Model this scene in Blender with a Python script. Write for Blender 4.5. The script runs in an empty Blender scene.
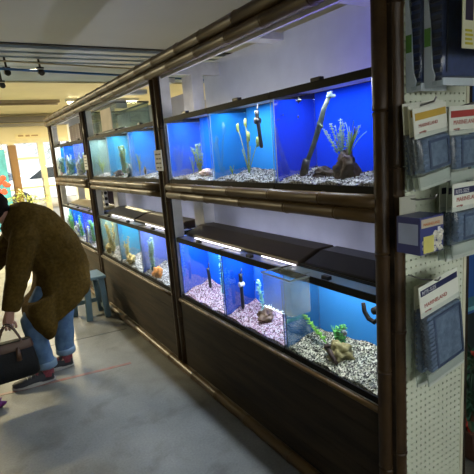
import bpy, bmesh, math, random
from mathutils import Vector, Matrix, noise
random.seed(7)
PI = math.pi
sc = bpy.context.scene
COL = sc.collection

# ------------------------------------------------------------------ materials
MATS = {}
def nt(name):
    m = bpy.data.materials.new(name); m.use_nodes = True
    t = m.node_tree; t.nodes.clear()
    o = t.nodes.new('ShaderNodeOutputMaterial')
    return m, t, o
def mat(name, col, rough=.6, metal=0, var=.12, scale=8, bump=0, bscale=40, spec=.5, alpha=1, stretch=None, col2=None, emit=None, trans=0):
    if name in MATS: return MATS[name]
    m, t, o = nt(name); N = t.nodes; L = t.links
    b = N.new('ShaderNodeBsdfPrincipled')
    b.inputs['Roughness'].default_value = rough; b.inputs['Metallic'].default_value = metal
    b.inputs['Specular IOR Level'].default_value = spec
    b.inputs['Alpha'].default_value = alpha
    b.inputs['Transmission Weight'].default_value = trans
    tc = N.new('ShaderNodeTexCoord'); mp = N.new('ShaderNodeMapping')
    L.new(tc.outputs['Object'], mp.inputs[0])
    if stretch: mp.inputs['Scale'].default_value = stretch
    n = N.new('ShaderNodeTexNoise'); n.inputs['Scale'].default_value = scale; n.inputs['Detail'].default_value = 5
    L.new(mp.outputs[0], n.inputs['Vector'])
    r = N.new('ShaderNodeValToRGB')
    c2 = col2 or tuple(min(1, c*(1+var)) for c in col); c1 = col if col2 else tuple(c*(1-var) for c in col)
    r.color_ramp.elements[0].position = .32; r.color_ramp.elements[1].position = .68
    r.color_ramp.elements[0].color = (*c1, 1); r.color_ramp.elements[1].color = (*c2, 1)
    L.new(n.outputs[0], r.inputs[0]); L.new(r.outputs[0], b.inputs['Base Color'])
    if bump:
        n2 = N.new('ShaderNodeTexNoise'); n2.inputs['Scale'].default_value = bscale; L.new(mp.outputs[0], n2.inputs['Vector'])
        bp = N.new('ShaderNodeBump'); bp.inputs['Strength'].default_value = bump; bp.inputs['Distance'].default_value = .01
        L.new(n2.outputs[0], bp.inputs['Height']); L.new(bp.outputs[0], b.inputs['Normal'])
    if emit:
        b.inputs['Emission Color'].default_value = (*emit[:3], 1); b.inputs['Emission Strength'].default_value = emit[3]
    L.new(b.outputs[0], o.inputs[0]); MATS[name] = m
    return m
def glass(name, tint=(1, 1, 1), refl=.06, rough=.0, graze=.5, haze=0, hcol=(.8, .85, .85)):
    if name in MATS: return MATS[name]
    m, t, o = nt(name); N = t.nodes; L = t.links
    tr = N.new('ShaderNodeBsdfTransparent'); tr.inputs[0].default_value = (*tint, 1)
    gl = N.new('ShaderNodeBsdfGlossy'); gl.inputs['Roughness'].default_value = rough
    lw = N.new('ShaderNodeLayerWeight'); lw.inputs[0].default_value = .35
    mr = N.new('ShaderNodeMapRange'); mr.inputs['To Min'].default_value = refl; mr.inputs['To Max'].default_value = graze
    L.new(lw.outputs['Fresnel'], mr.inputs[0])
    mx = N.new('ShaderNodeMixShader'); L.new(mr.outputs[0], mx.inputs[0]); L.new(tr.outputs[0], mx.inputs[1]); L.new(gl.outputs[0], mx.inputs[2])
    last = mx
    if haze:
        df = N.new('ShaderNodeBsdfDiffuse'); df.inputs[0].default_value = (*hcol, 1)
        tl = N.new('ShaderNodeBsdfTranslucent'); tl.inputs[0].default_value = (*hcol, 1)
        a = N.new('ShaderNodeMixShader'); a.inputs[0].default_value = .5; L.new(df.outputs[0], a.inputs[1]); L.new(tl.outputs[0], a.inputs[2])
        m2 = N.new('ShaderNodeMixShader'); m2.inputs[0].default_value = haze; L.new(mx.outputs[0], m2.inputs[1]); L.new(a.outputs[0], m2.inputs[2]); last = m2
    L.new(last.outputs[0], o.inputs[0]); MATS[name] = m
    return m
def emis(name, col, s):
    if name in MATS: return MATS[name]
    m, t, o = nt(name); e = t.nodes.new('ShaderNodeEmission'); e.inputs[0].default_value = (*col, 1); e.inputs[1].default_value = s
    t.links.new(e.outputs[0], o.inputs[0]); MATS[name] = m
    return m
def pebble_mat(name, cols, rough=.5, scale=150):
    if name in MATS: return MATS[name]
    m, t, o = nt(name); N = t.nodes; L = t.links
    b = N.new('ShaderNodeBsdfPrincipled'); b.inputs['Roughness'].default_value = rough
    g = N.new('ShaderNodeTexVoronoi'); g.inputs['Scale'].default_value = scale; tc = N.new('ShaderNodeTexCoord'); L.new(tc.outputs['Object'], g.inputs['Vector']); sp = N.new('ShaderNodeSeparateColor'); L.new(g.outputs['Color'], sp.inputs[0]); r = N.new('ShaderNodeValToRGB'); r.color_ramp.interpolation = 'CONSTANT'
    el = r.color_ramp.elements
    while len(el) < len(cols): el.new(.5)
    for i, c in enumerate(cols): el[i].position = i/len(cols); el[i].color = (*c, 1)
    L.new(sp.outputs[0], r.inputs[0]); L.new(r.outputs[0], b.inputs['Base Color']); L.new(b.outputs[0], o.inputs[0])
    MATS[name] = m
    return m
def concrete():
    m, t, o = nt('concrete floor'); N = t.nodes; L = t.links
    b = N.new('ShaderNodeBsdfPrincipled'); tc = N.new('ShaderNodeTexCoord')
    def noi(s, d, det=6):
        n = N.new('ShaderNodeTexNoise'); n.inputs['Scale'].default_value = s; n.inputs['Detail'].default_value = det; n.inputs['Distortion'].default_value = d
        L.new(tc.outputs['Object'], n.inputs['Vector']); return n
    n1 = noi(1.6, .6); r1 = N.new('ShaderNodeValToRGB'); e = r1.color_ramp.elements
    e[0].position = .3; e[0].color = (.11, .115, .105, 1); e[1].position = .72; e[1].color = (.20, .20, .18, 1)
    L.new(n1.outputs[0], r1.inputs[0])
    n2 = noi(5, .3, 9); r2 = N.new('ShaderNodeValToRGB'); e = r2.color_ramp.elements
    e[0].position = .30; e[0].color = (.62, .60, .56, 1); e[1].position = .5; e[1].color = (1, 1, 1, 1)
    L.new(n2.outputs[0], r2.inputs[0])
    n3 = noi(90, 0, 3); r3 = N.new('ShaderNodeValToRGB'); e = r3.color_ramp.elements
    e[0].position = .3; e[0].color = (.8, .8, .8, 1); e[1].position = .7; e[1].color = (1.05, 1.05, 1.05, 1)
    L.new(n3.outputs[0], r3.inputs[0])
    def mul(a, c):
        x = N.new('ShaderNodeMix'); x.data_type = 'RGBA'; x.blend_type = 'MULTIPLY'; x.inputs[0].default_value = 1
        L.new(a, x.inputs[6]); L.new(c, x.inputs[7]); return x.outputs[2]
    L.new(mul(mul(r1.outputs[0], r2.outputs[0]), r3.outputs[0]), b.inputs['Base Color'])
    rr = N.new('ShaderNodeMapRange'); rr.inputs['To Min'].default_value = .5; rr.inputs['To Max'].default_value = .75
    L.new(n2.outputs[0], rr.inputs[0]); L.new(rr.outputs[0], b.inputs['Roughness'])
    bp = N.new('ShaderNodeBump'); bp.inputs['Strength'].default_value = .15; bp.inputs['Distance'].default_value = .01
    L.new(n2.outputs[0], bp.inputs['Height']); L.new(bp.outputs[0], b.inputs['Normal'])
    L.new(b.outputs[0], o.inputs[0]); return m

# ------------------------------------------------------------------ mesh helpers
class MB:
    def __init__(s): s.v = []; s.f = []; s.sm = []
    def add(s, vs, fs, smooth=False):
        k = len(s.v); s.v += [tuple(v) for v in vs]; s.f += [tuple(i+k for i in f) for f in fs]; s.sm += [smooth]*len(fs); return s
    def box(s, x0, x1, y0, y1, z0, z1, M=None):
        vs = [Vector(p) for p in ((x0,y0,z0),(x1,y0,z0),(x1,y1,z0),(x0,y1,z0),(x0,y0,z1),(x1,y0,z1),(x1,y1,z1),(x0,y1,z1))]
        if M: vs = [M @ v for v in vs]
        return s.add(vs, [(0,3,2,1),(4,5,6,7),(0,1,5,4),(1,2,6,5),(2,3,7,6),(3,0,4,7)])
    def tube(s, pts, rad, n=10, cap=True, flat=1, ref=None):
        pts = [Vector(p) for p in pts]
        if not hasattr(rad, '__len__'): rad = [rad]*len(pts)
        vs = []; fs = []; pu = None
        for i, p in enumerate(pts):
            d = (pts[min(i+1, len(pts)-1)]-pts[max(i-1, 0)]).normalized()
            if pu is None:
                u = Vector(ref) if ref else (Vector((0,0,1)) if abs(d.z) < .9 else Vector((1,0,0)))
            else: u = pu
            u = (u - d*u.dot(d)).normalized(); pu = u; w = d.cross(u)
            for k in range(n):
                a = 2*PI*k/n; vs.append(p + (u*math.cos(a) + w*math.sin(a)*flat)*rad[i])
        for i in range(len(pts)-1):
            for k in range(n):
                a = i*n+k; b = i*n+(k+1) % n; fs.append((a, b, b+n, a+n))
        if cap:
            fs.append(tuple(range(n-1, -1, -1))); fs.append(tuple(len(vs)-n+k for k in range(n)))
        return s.add(vs, fs, True)
    def rings(s, rings, cap=True):
        n = len(rings[0]); vs = [v for r in rings for v in r]; fs = []
        for i in range(len(rings)-1):
            for k in range(n):
                a = i*n+k; b = i*n+(k+1) % n; fs.append((a, b, b+n, a+n))
        if cap: fs.append(tuple(range(n-1, -1, -1))); fs.append(tuple(len(vs)-n+k for k in range(n)))
        return s.add(vs, fs, True)
    def ell(s, c, r, n=12, m=8, jit=0, M=None, seed=0):
        c = Vector(c); rg = []
        for i in range(m+1):
            t = PI*(.02+.96*i/m); row = []
            for k in range(n):
                a = 2*PI*k/n; q = Vector((math.sin(t)*math.cos(a), math.sin(t)*math.sin(a), math.cos(t)))
                j = 1 + (noise.noise(q*1.7+Vector((seed*3.1, seed+.37, .21)))*jit + noise.noise(q*4.3+Vector((seed+.4, .3, 5.2)))*jit*.5 + noise.noise(q*9.1+Vector((seed+.7, .1, 2.6)))*jit*.25 if jit else 0)
                q = Vector((q.x*r[0], q.y*r[1], q.z*r[2]))*j
                if M: q = M @ q
                row.append(c+q)
            rg.append(row)
        return s.rings(rg)
    def prism(s, prof, axis, a, b):     # profile list of 2-tuples in the other two axes
        def P(p, t): return {0: (t, p[0], p[1]), 1: (p[0], t, p[1]), 2: (p[0], p[1], t)}[axis]
        n = len(prof); vs = [P(p, a) for p in prof]+[P(p, b) for p in prof]
        fs = [tuple(range(n)), tuple(range(2*n-1, n-1, -1))]+[(k, (k+1) % n, (k+1) % n+n, k+n) for k in range(n)]
        return s.add(vs, fs)
    def blade(s, pts, w, side=None, th=.0006):
        pts = [Vector(p) for p in pts]; vs = []; n = len(pts)
        for i, p in enumerate(pts):
            d = (pts[min(i+1, n-1)]-pts[max(i-1, 0)]).normalized()
            sd = Vector(side) if side else Vector((.3, 1, 0)); sd = (sd-d*sd.dot(d)).normalized(); nn = d.cross(sd)
            ww = w*(math.sin(PI*min(1, (i+.6)/(n-.2)))**.6)
            vs += [p-sd*ww-nn*th, p+nn*th*2, p+sd*ww-nn*th, p-nn*th*2]
        fs = []
        for i in range(n-1):
            for k in range(4): a = 4*i+k; b = 4*i+(k+1) % 4; fs.append((a, b, b+4, a+4))
        return s.add(vs, fs, True)
    def build(s, name, m, parent=None, bevel=0, seg=2, loc=None):
        me = bpy.data.meshes.new(name); me.from_pydata(s.v, [], s.f); me.update()
        bm = bmesh.new(); bm.from_mesh(me); bmesh.ops.recalc_face_normals(bm, faces=bm.faces); bm.to_mesh(me); bm.free()
        for p, q in zip(me.polygons, s.sm): p.use_smooth = q
        me.materials.append(m)
        o = bpy.data.objects.new(name, me); COL.objects.link(o)
        if loc is not None:      # origin at the base of the thing
            me.transform(Matrix.Translation(-Vector(loc))); o.location = loc
        if parent:
            o.parent = parent; o.matrix_parent_inverse = Matrix.Translation(-Vector(parent.matrix_basis.translation)) if parent.type == 'EMPTY' and not parent.get('_rot') else Matrix()
        if bevel:
            b = o.modifiers.new('bevel', 'BEVEL'); b.width = bevel; b.segments = seg; b.limit_method = 'ANGLE'
        return o
def tag(o, label=None, cat=None, group=None, kind=None):
    if label: o['label'] = label
    if cat: o['category'] = cat
    if group: o['group'] = group
    if kind: o['kind'] = kind
    return o
def thing(name, label, cat, loc=(0, 0, 0), group=None, M=None):
    o = bpy.data.objects.new(name, None); COL.objects.link(o); o.empty_display_size = .05
    if M is not None: o.matrix_world = M; o['_rot'] = 1
    else: o.location = loc
    return tag(o, label, cat, group)
def clean():
    for o in bpy.data.objects:
        if '_rot' in o: del o['_rot']
def struct(o): o['kind'] = 'structure'; return o
def text(body, size, m, parent, loc, rot=(PI/2, 0, 0), name='lettering', ext=.0004, align='LEFT'):
    c = bpy.data.curves.new(name, 'FONT'); c.body = body; c.size = size; c.extrude = ext; c.align_x = align
    tmp = bpy.data.objects.new(name, c); COL.objects.link(tmp)
    me = bpy.data.meshes.new_from_object(tmp.evaluated_get(bpy.context.evaluated_depsgraph_get())); bpy.data.objects.remove(tmp)
    me.materials.clear(); me.materials.append(m); o = bpy.data.objects.new(name, me); COL.objects.link(o)
    o.location = loc; o.rotation_euler = rot; o.parent = parent
    if not parent.get('_rot') and parent.type == 'EMPTY': o.matrix_parent_inverse = Matrix.Translation(-parent.location)
    return o
def lamp(name, parent, loc, sx, sy, power, col, rot=(0, 0, 0), spread=PI):
    l = bpy.data.lights.new(name, 'AREA'); l.shape = 'RECTANGLE'; l.size = sx; l.size_y = sy; l.energy = power; l.color = col; l.spread = spread
    o = bpy.data.objects.new(name, l); COL.objects.link(o); o.location = loc; o.rotation_euler = rot
    if parent: o.parent = parent; o.matrix_parent_inverse = Matrix.Translation(-parent.location)
    return o

# colours
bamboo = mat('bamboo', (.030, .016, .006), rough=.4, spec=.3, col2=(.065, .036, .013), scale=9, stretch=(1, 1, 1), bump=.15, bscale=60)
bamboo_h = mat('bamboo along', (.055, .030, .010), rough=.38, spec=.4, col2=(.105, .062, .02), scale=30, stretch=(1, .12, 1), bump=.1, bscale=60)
darkwood = mat('weathered panel', (.013, .009, .005), rough=.6, spec=.2, col2=(.042, .028, .015), scale=22, stretch=(1, .12, 1), bump=.2, bscale=30)
paintwhite = mat('white lumber', (.6, .6, .58), rough=.6, col2=(.76, .76, .74), scale=12)
boardblue = mat('pale board', (.62, .66, .72), rough=.7, var=.05)
black = mat('black plastic', (.012, .012, .013), rough=.35)
blackgloss = mat('black glossy hood', (.01, .01, .012), rough=.18)
hoodbrown = mat('brown hood', (.045, .030, .018), rough=.45, scale=30, stretch=(1, .15, 1))
rim_mat = mat('tank rim', (.004, .004, .004), rough=.6, spec=.15)
tglass = glass('tank glass', (.98, .99, .99), refl=.01, graze=.06)
eglass = glass('end glass under water', (.93, .97, .98), refl=.16, graze=.5)
lidglass = glass('lid glass', (.85, .9, .9), refl=.15, graze=.75, rough=.05, haze=.5, hcol=(.8, .8, .8))
whiteplastic = mat('white plastic', (.7, .7, .7), rough=.4)
steel = mat('steel', (.35, .35, .34), rough=.35, metal=.9)

# ------------------------------------------------------------------ camera
yaw, pit, roll = .5433, .1891, -.0774
f = Vector((math.sin(yaw)*math.cos(pit), math.cos(yaw)*math.cos(pit), -math.sin(pit)))
r = Vector((math.cos(yaw), -math.sin(yaw), 0)); u = r.cross(f)
c_, s_ = math.cos(roll), math.sin(roll)
R_, U_ = c_*r+s_*u, -s_*r+c_*u
cam = bpy.data.cameras.new('camera'); cam.sensor_width = 36; cam.lens = 456.76/474*36; cam.clip_start = .02
co = bpy.data.objects.new('camera', cam); COL.objects.link(co)
co.matrix_world = Matrix(((R_.x, U_.x, -f.x, 0), (R_.y, U_.y, -f.y, 0), (R_.z, U_.z, -f.z, 1.4728), (0, 0, 0, 1)))
sc.camera = co

# ------------------------------------------------------------------ room shell
XL, XR, YB, YF, H = -3.2, 4.6, -2.2, 10.4, 2.5
struct(MB().box(XL, XR, YB, YF, -.1, 0).build('floor', concrete()))
ceil_m = mat('ceiling paint', (.52, .55, .58), rough=.75, var=.04, scale=1.2)
ceil_c = mat('ceiling cool paint', (.26, .35, .47), rough=.6, var=.06, scale=2)
ceil_w = mat('ceiling cream paint', (.80, .73, .50), rough=.6, var=.05, scale=2)
wall_c = mat('cream wall', (.74, .66, .45), rough=.7, var=.05, scale=2)
wall_g = mat('grey wall', (.5, .5, .48), rough=.8, var=.05, scale=2)
ce = struct(MB().box(XL, XR, YB, 4.44, H, H+.1).build('ceiling', ceil_m))
MB().box(XL, XR, 4.44, 6.5, H+.02, H+.1).build('cool_panel', ceil_c, ce)
MB().box(XL, XR, 6.5, YF, H, H+.1).build('cream_panel', ceil_w, ce)
slat = mat('ceiling batten', (.36, .45, .56), rough=.45, var=.06)
for a, b in ((4.49, 4.62), (4.69, 4.82), (4.89, 5.03), (5.10, 5.27)):
    MB().box(XL, XR, a, b, H-.03, H+.019).build('batten', slat, ce, bevel=.006)
MB().box(XL, XR, 4.43, 4.47, H-.012, H+.01).build('joint_strip', mat('joint dark', (.03, .03, .035)), ce)
struct(MB().box(XR, XR+.1, YB, YF, 0, H).build('wall_right', wall_g))
# back wall behind the viewer, its unseen window added to light the pegboard
struct(MB().box(XL-.1, XL, YB, YF, 0, H).build('wall_left', mat('darkened wall', (.07, .065, .055), rough=.9)))  # unseen wall coloured dark to keep tank glass reflections weak
WX0, WX1, WZ0, WZ1 = -1.6, 2.6, .9, 2.1
w = MB().box(XL, WX0, YB-.1, YB, 0, H).box(WX1, XR, YB-.1, YB, 0, H).box(WX0, WX1, YB-.1, YB, 0, WZ0).box(WX0, WX1, YB-.1, YB, WZ1, H)
struct(w.build('wall_back', wall_g))
wn = struct(MB().box(WX0, WX1, YB-.07, YB-.06, WZ0, WZ1).build('fill_window', glass('window glass', (.97, .98, .97), refl=.03, graze=.3)))  # unseen pane, added so daylight reaches the pegboard
fr = MB()
for x in (WX0, .5, WX1-.06): fr.box(x, x+.06, YB-.09, YB-.01, WZ0, WZ1)
fr.box(WX0, WX1, YB-.09, YB-.01, WZ0, WZ0+.06).box(WX0, WX1, YB-.09, YB-.01, WZ1-.06, WZ1)
fr.build('fill_window_frame', mat('alu frame', (.55, .52, .4), rough=.4), wn)
# front wall with the shop entrance
w = MB().box(XL, -1.4, YF, YF+.15, 0, H).box(3.4, XR, YF, YF+.15, 0, H).box(-1.4, 3.4, YF, YF+.15, 2.0, H)
struct(w.build('wall_front', wall_c))
struct(MB().box(XL, XR, YF-.10, YF, 2.34, 2.45).build('trim_1', mat('grey header', (.22, .20, .19), rough=.4, scale=1)))
struct(MB().box(XL, XR, YF-.06, YF, 2.26, 2.31).build('trim_2', mat('grey header 2', (.30, .28, .25), rough=.4, scale=1)))
frm = mat('cream door frame', (.68, .62, .42), rough=.45)
def glazed(name, x0, x1, rails=()):
    d = struct(MB().box(x0, x1, YF+.04, YF+.05, .08, 1.95).build(name, MATS['window glass']))
    m = MB().box(x0+.001, x0+.055, YF, YF+.09, .001, 1.999).box(x1-.055, x1-.001, YF, YF+.09, .001, 1.999).box(x0+.055, x1-.055, YF+.002, YF+.088, 1.93, 1.999).box(x0+.055, x1-.055, YF+.002, YF+.088, .001, .12)
    for z in rails: m.box(x0+.055, x1-.055, YF+.01, YF+.08, z-.02, z+.02)
    m.build('frame', frm, d); return d
glazed('window_2', -1.4, -.15, (1.0,)); glazed('window_3', -.15, 1.12, (1.0,))
d1 = glazed('door_1', 1.12, 1.68, (1.62, 1.02)); glazed('door_2', 1.68, 2.5, (1.02,)); glazed('window_4', 2.5, 3.4, (1.0,))
MB().tube([(1.62, YF-.05, .8), (1.62, YF-.05, 1.2)], .014).box(1.61, 1.63, YF-.05, YF, .82, .84).box(1.61, 1.63, YF-.05, YF, 1.16, 1.18).build('door_handle', steel, d1)
sg = thing('wall_sign', 'small pale sign plate mounted over the glass entrance door', 'sign', (1.45, YF-.004, 2.04))
MB().box(1.22, 1.72, YF-.014, YF-.002, 2.03, 2.12).build('plate', mat('sign plate', (.75, .66, .4)), sg)
MB().box(1.28, 1.38, YF-.018, YF-.0142, 2.06, 2.09).box(1.42, 1.50, YF-.018, YF-.0142, 2.055, 2.09).box(1.53, 1.66, YF-.018, YF-.0142, 2.06, 2.085).build('print', mat('sign print', (.35, .22, .1)), sg)

# outside
struct(MB().box(-14, 18, YF+.15, 45, -.12, -.02).box(-14, 18, -20, YB-.1, -.12, -.02).build('ground_outside', mat('asphalt lot', (.24, .22, .18), rough=.9, var=.1, scale=3, bump=.1)))
def car(x, y, col, label, nm):
    t = thing('parked_car', label, 'car', (x, y, 0))
    prof = [(-2.1, .3), (-2.15, .7), (-2.0, .92), (-1.2, 1.0), (-.6, 1.42), (.9, 1.45), (1.5, 1.02), (2.1, .95), (2.2, .55), (2.15, .3)]
    MB().prism([(x+a, b) for a, b in prof], 1, y-.85, y+.85).build('car_body', mat(nm, col, rough=.25, var=.03), t, bevel=.08, seg=3)
    g = mat('car glass', (.03, .04, .05), rough=.1)
    MB().prism([(x-1.05, 1.02), (x-.55, 1.36), (x+.1, 1.38), (x+.1, 1.02)], 1, y-.865, y-.85).prism([(x+.18, 1.02), (x+.18, 1.38), (x+.82, 1.38), (x+1.3, 1.02)], 1, y-.865, y-.85).build('window', g, t)
    for dx in (-1.35, 1.35):
        wh = MB().tube([(x+dx, y-.88, .32), (x+dx, y-.66, .32)], .33, 20).build('wheel', mat('tyre', (.02, .02, .02)), t)
        MB().tube([(x+dx, y-.885, .32), (x+dx, y-.87, .32)], .19, 16).build('hubcap', steel, wh)
car(3.2, 17.5, (.8, .8, .8), 'white parked car seen through the entrance glass', 'white paint')
car(1.2, 26, (.08, .12, .2), 'dark blue parked car far across the lot', 'blue paint')
def tree(x, y, s, label, col):
    t = thing('tree', label, 'tree', (x, y, 0))
    MB().tube([(x, y, -.02), (x+.05, y, 1.2*s), (x+.1, y, 2.2*s)], [.16*s, .12*s, .08*s]).build('trunk', mat('bark', (.12, .08, .05)), t)
    m = MB(); rr = random.Random(x)
    for i in range(900):
        q = Vector((rr.gauss(0, 1), rr.gauss(0, 1), rr.gauss(0, .8))); q = q.normalized()*(rr.random()**.4)*1.5*s
        p = Vector((x, y, 2.9*s))+q; a = Vector((rr.uniform(-1, 1), rr.uniform(-1, 1), rr.uniform(-1, 1)))*.14*s
        m.blade([p, p+a*.5, p+a], .05*s)
    m.build('crown', mat('leaf '+label[:6], col, var=.3), t)
tree(1.2, 20.5, 1.0, 'yellow leafed tree outside beyond the parked cars', (.6, .5, .12))
tree(4.4, 23, 1.2, 'green leafed tree outside at the far side of the lot', (.16, .25, .08))

# floor tape and seam
def strip(x0, y0, x1, y1, w, z, name, m):
    d = Vector((x1-x0, y1-y0, 0)); n = Vector((-d.y, d.x, 0)).normalized()*w/2; a = Vector((x0, y0, .0003)); b = Vector((x1, y1, .0003)); up = Vector((0, 0, z))
    return MB().add([a-n, b-n, b+n, a+n, a-n+up, b-n+up, b+n+up, a+n+up], [(0, 3, 2, 1), (4, 5, 6, 7), (0, 1, 5, 4), (1, 2, 6, 5), (2, 3, 7, 6), (3, 0, 4, 7)]).build(name, m, loc=(x0, y0, 0))
tag(strip(-.9, 3.39, .891, 3.11, .032, .001, 'floor_tape', mat('red worn tape', (.19, .05, .04), col2=(.17, .12, .10), scale=14)), 'worn red tape line stuck across the concrete floor', 'tape')
struct(strip(-3.1, 4.33, 1.09, 3.80, .012, .0008, 'trim_3', mat('floor joint', (.04, .04, .04))))

# ------------------------------------------------------------------ display rack (one piece of furniture)
X0 = 1.1365
rack = thing('display_rack', 'long bamboo clad two-tier rack holding the rows of aquariums', 'display rack', (X0, 3.6, 0))
def pole(name, p0, p1, rad, m, parent, step=.30, off=0, flat=1, ref=None):
    p0 = Vector(p0); p1 = Vector(p1); L = (p1-p0).length; d = (p1-p0)/L
    ts = [0, L]; t = off+step*.5; jit = random.Random(int(p0.y*100+p0.z*37))
    nodes = []
    while t < L-.01: nodes.append(t); t += step*(.85+.3*jit.random())
    st = [(0, rad)]
    for q in nodes: st += [(q-.02, rad*.97), (q-.006, rad*1.07), (q-.0025, rad*1.10), (q-.0015, rad*.80), (q+.0015, rad*.80), (q+.0025, rad*1.05), (q+.012, rad)]
    st += [(L, rad)]; st = [s for s in st if 0 <= s[0] <= L]; st.sort(key=lambda a: a[0])
    return MB().tube([p0+d*a for a, _ in st], [b for _, b in st], 14, flat=flat, ref=ref).build(name, m, parent)
POSTS = [1.0, 2.775, 4.63, 6.33]
bays = [(1.035, 2.685), (2.865, 4.545), (4.715, 6.27)]
# structural wood behind the bamboo
for i, y in enumerate(POSTS):
    hw = .038 if i == 0 else .062
    MB().box(X0+.028, X0+.045, y-hw, y+hw, 0, 2.0).build('post', darkwood if i == 0 else black, rack)
for i, y in enumerate(POSTS):
    if i == 0:
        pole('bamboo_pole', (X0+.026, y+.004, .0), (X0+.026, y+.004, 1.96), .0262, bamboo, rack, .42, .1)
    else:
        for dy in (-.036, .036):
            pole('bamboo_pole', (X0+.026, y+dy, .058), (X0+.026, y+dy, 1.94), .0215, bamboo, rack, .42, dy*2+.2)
# corner pole and end frame at the near end
pole('bamboo_pole', (X0+.055, .972, 0), (X0+.055, .972, 2.3), .026, bamboo, rack, .5, .13)
# horizontal poles
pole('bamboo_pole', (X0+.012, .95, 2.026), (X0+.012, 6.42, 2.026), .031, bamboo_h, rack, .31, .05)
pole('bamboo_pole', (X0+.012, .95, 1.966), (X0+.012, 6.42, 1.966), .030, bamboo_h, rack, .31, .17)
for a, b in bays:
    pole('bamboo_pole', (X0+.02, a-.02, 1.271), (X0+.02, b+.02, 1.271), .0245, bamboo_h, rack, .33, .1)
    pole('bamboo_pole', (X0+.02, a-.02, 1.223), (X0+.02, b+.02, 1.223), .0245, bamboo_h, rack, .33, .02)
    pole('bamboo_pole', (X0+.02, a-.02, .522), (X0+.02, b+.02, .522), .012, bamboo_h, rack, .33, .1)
    pl = MB()
    for k in range(5): pl.box(X0+.022, X0+.034, a-.02, b+.02, .058+k*.09, .058+k*.09+.0885)
    pl.build('lower_panel', darkwood, rack)
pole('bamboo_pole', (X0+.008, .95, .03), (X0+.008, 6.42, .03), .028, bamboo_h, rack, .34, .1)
# shelves, boards, studs
MB().box(X0+.03, 1.60, .985, 6.36, 1.255, 1.2925).build('shelf', paintwhite, rack)
MB().box(X0+.03, 1.60, .985, 6.36, .50, .5365).build('shelf', paintwhite, rack)
MB().box(1.60, 1.615, .985, 2.93, 1.2, 2.06).build('back_board', boardblue, rack)
MB().box(1.60, 1.615, .985, 6.36, .3, 1.2).build('back_board', boardblue, rack)
MB().box(1.60, 1.615, 3.0, 6.36, 1.3, 1.92).build('back_board', mat('beige board', (.45, .43, .38), var=.06), rack)
for y in (2.71, 4.57, 6.25):
    MB().box(1.172, 1.235, y, y+.09, .5365, 1.255).box(1.172, 1.235, y, y+.09, 1.2925, 1.99).build('stud', paintwhite, rack)
    MB().box(1.39, 1.472, y, y+.14, .5365, 1.255).box(1.39, 1.472, y, y+.14, 1.2925, 1.96).build('stud', paintwhite, rack)
    MB().box(1.172, 1.60, y, y+.038, 1.96, 2.04).build('header', paintwhite, rack)
for y in (1.35, 2.02, 3.4, 4.0, 5.2, 5.8): MB().box(1.172, 1.60, y, y+.10, 2.02, 2.055).build('cross_rail', paintwhite, rack)
MB().box(X0+.045, X0+.062, .985, 6.36, 1.93, 2.03).build('valance_board', paintwhite, rack)
MB().box(X0+.06, 1.60, .975, .985, 0, 2.05).build('end_panel', darkwood, rack)

# ------------------------------------------------------------------ aquarium kit
def pebbles(name, x0, x1, y0, y1, z0, hfun, n, size, m, label, seed):
    rr = random.Random(seed); vs = []; fs = []
    # bed
    g = MB(); nx, ny = 10, 18
    gv = [(x0+(x1-x0)*i/nx, y0+(y1-y0)*j/ny, z0+hfun(i/nx, j/ny)-size*.3) for i in range(nx+1) for j in range(ny+1)]
    bv = [(x, y, z0) for x, y, _ in gv]
    F = []
    for i in range(nx):
        for j in range(ny):
            a = i*(ny+1)+j; F.append((a, a+1, a+ny+2, a+ny+1))
    k = len(gv)
    edge = [(0, j) for j in range(ny)]
    for j in range(ny): F.append((j, j+1, j+1+k, j+k)); a = nx*(ny+1)+j; F.append((a, a+1, a+1+k, a+k))
    for i in range(nx): a = i*(ny+1); b = a+ny+1; F.append((a, b, b+k, a+k)); F.append((a+ny, b+ny, b+ny+k, a+ny+k))
    g.add(gv+bv, F)
    OC = [(1, 0, 0), (-1, 0, 0), (0, 1, 0), (0, -1, 0), (0, 0, 1), (0, 0, -1)]
    OF = [(0, 2, 4), (2, 1, 4), (1, 3, 4), (3, 0, 4), (2, 0, 5), (1, 2, 5), (3, 1, 5), (0, 3, 5)]
    for q in range(n):
        front = q % 4 == 0
        a, b = (0 if front else rr.random()), rr.random()
        h = hfun(a, b); zz = z0+(h*rr.random() if front else h)
        s = size*rr.uniform(.6, 1.15)
        x = x0+a*(x1-x0)+(s*.55 if front else 0); y = y0+b*(y1-y0)
        x = min(max(x, x0+s*.6), x1-s); y = min(max(y, y0+s), y1-s)
        M = Matrix.Rotation(rr.random()*6.28, 3, 'Z') @ Matrix.Rotation(rr.random()*3, 3, 'X')
        vv = [Vector((x, y, max(zz, z0+s*.7)))+M @ (Vector(c)*s*rr.uniform(.55, .9)) for c in OC]
        g.add(vv, OF, True)
    o = g.build(name, m, loc=((x0+x1)/2, (y0+y1)/2, z0))
    return tag(o, label, 'gravel', kind='stuff')

P_grey = pebble_mat('grey gravel', [(.38, .38, .37), (.04, .04, .04), (.2, .2, .2), (.5, .5, .48), (.015, .015, .02), (.14, .13, .12)])
P_pink = pebble_mat('pink gravel', [(.55, .33, .38), (.16, .05, .07), (.6, .5, .52), (.3, .17, .24), (.06, .02, .025), (.5, .42, .40)])
P_bw = pebble_mat('black and pale gravel', [(.5, .52, .40), (.008, .01, .01), (.30, .32, .24), (.015, .018, .015), (.62, .63, .53), (.11, .13, .09)], scale=170)

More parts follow.
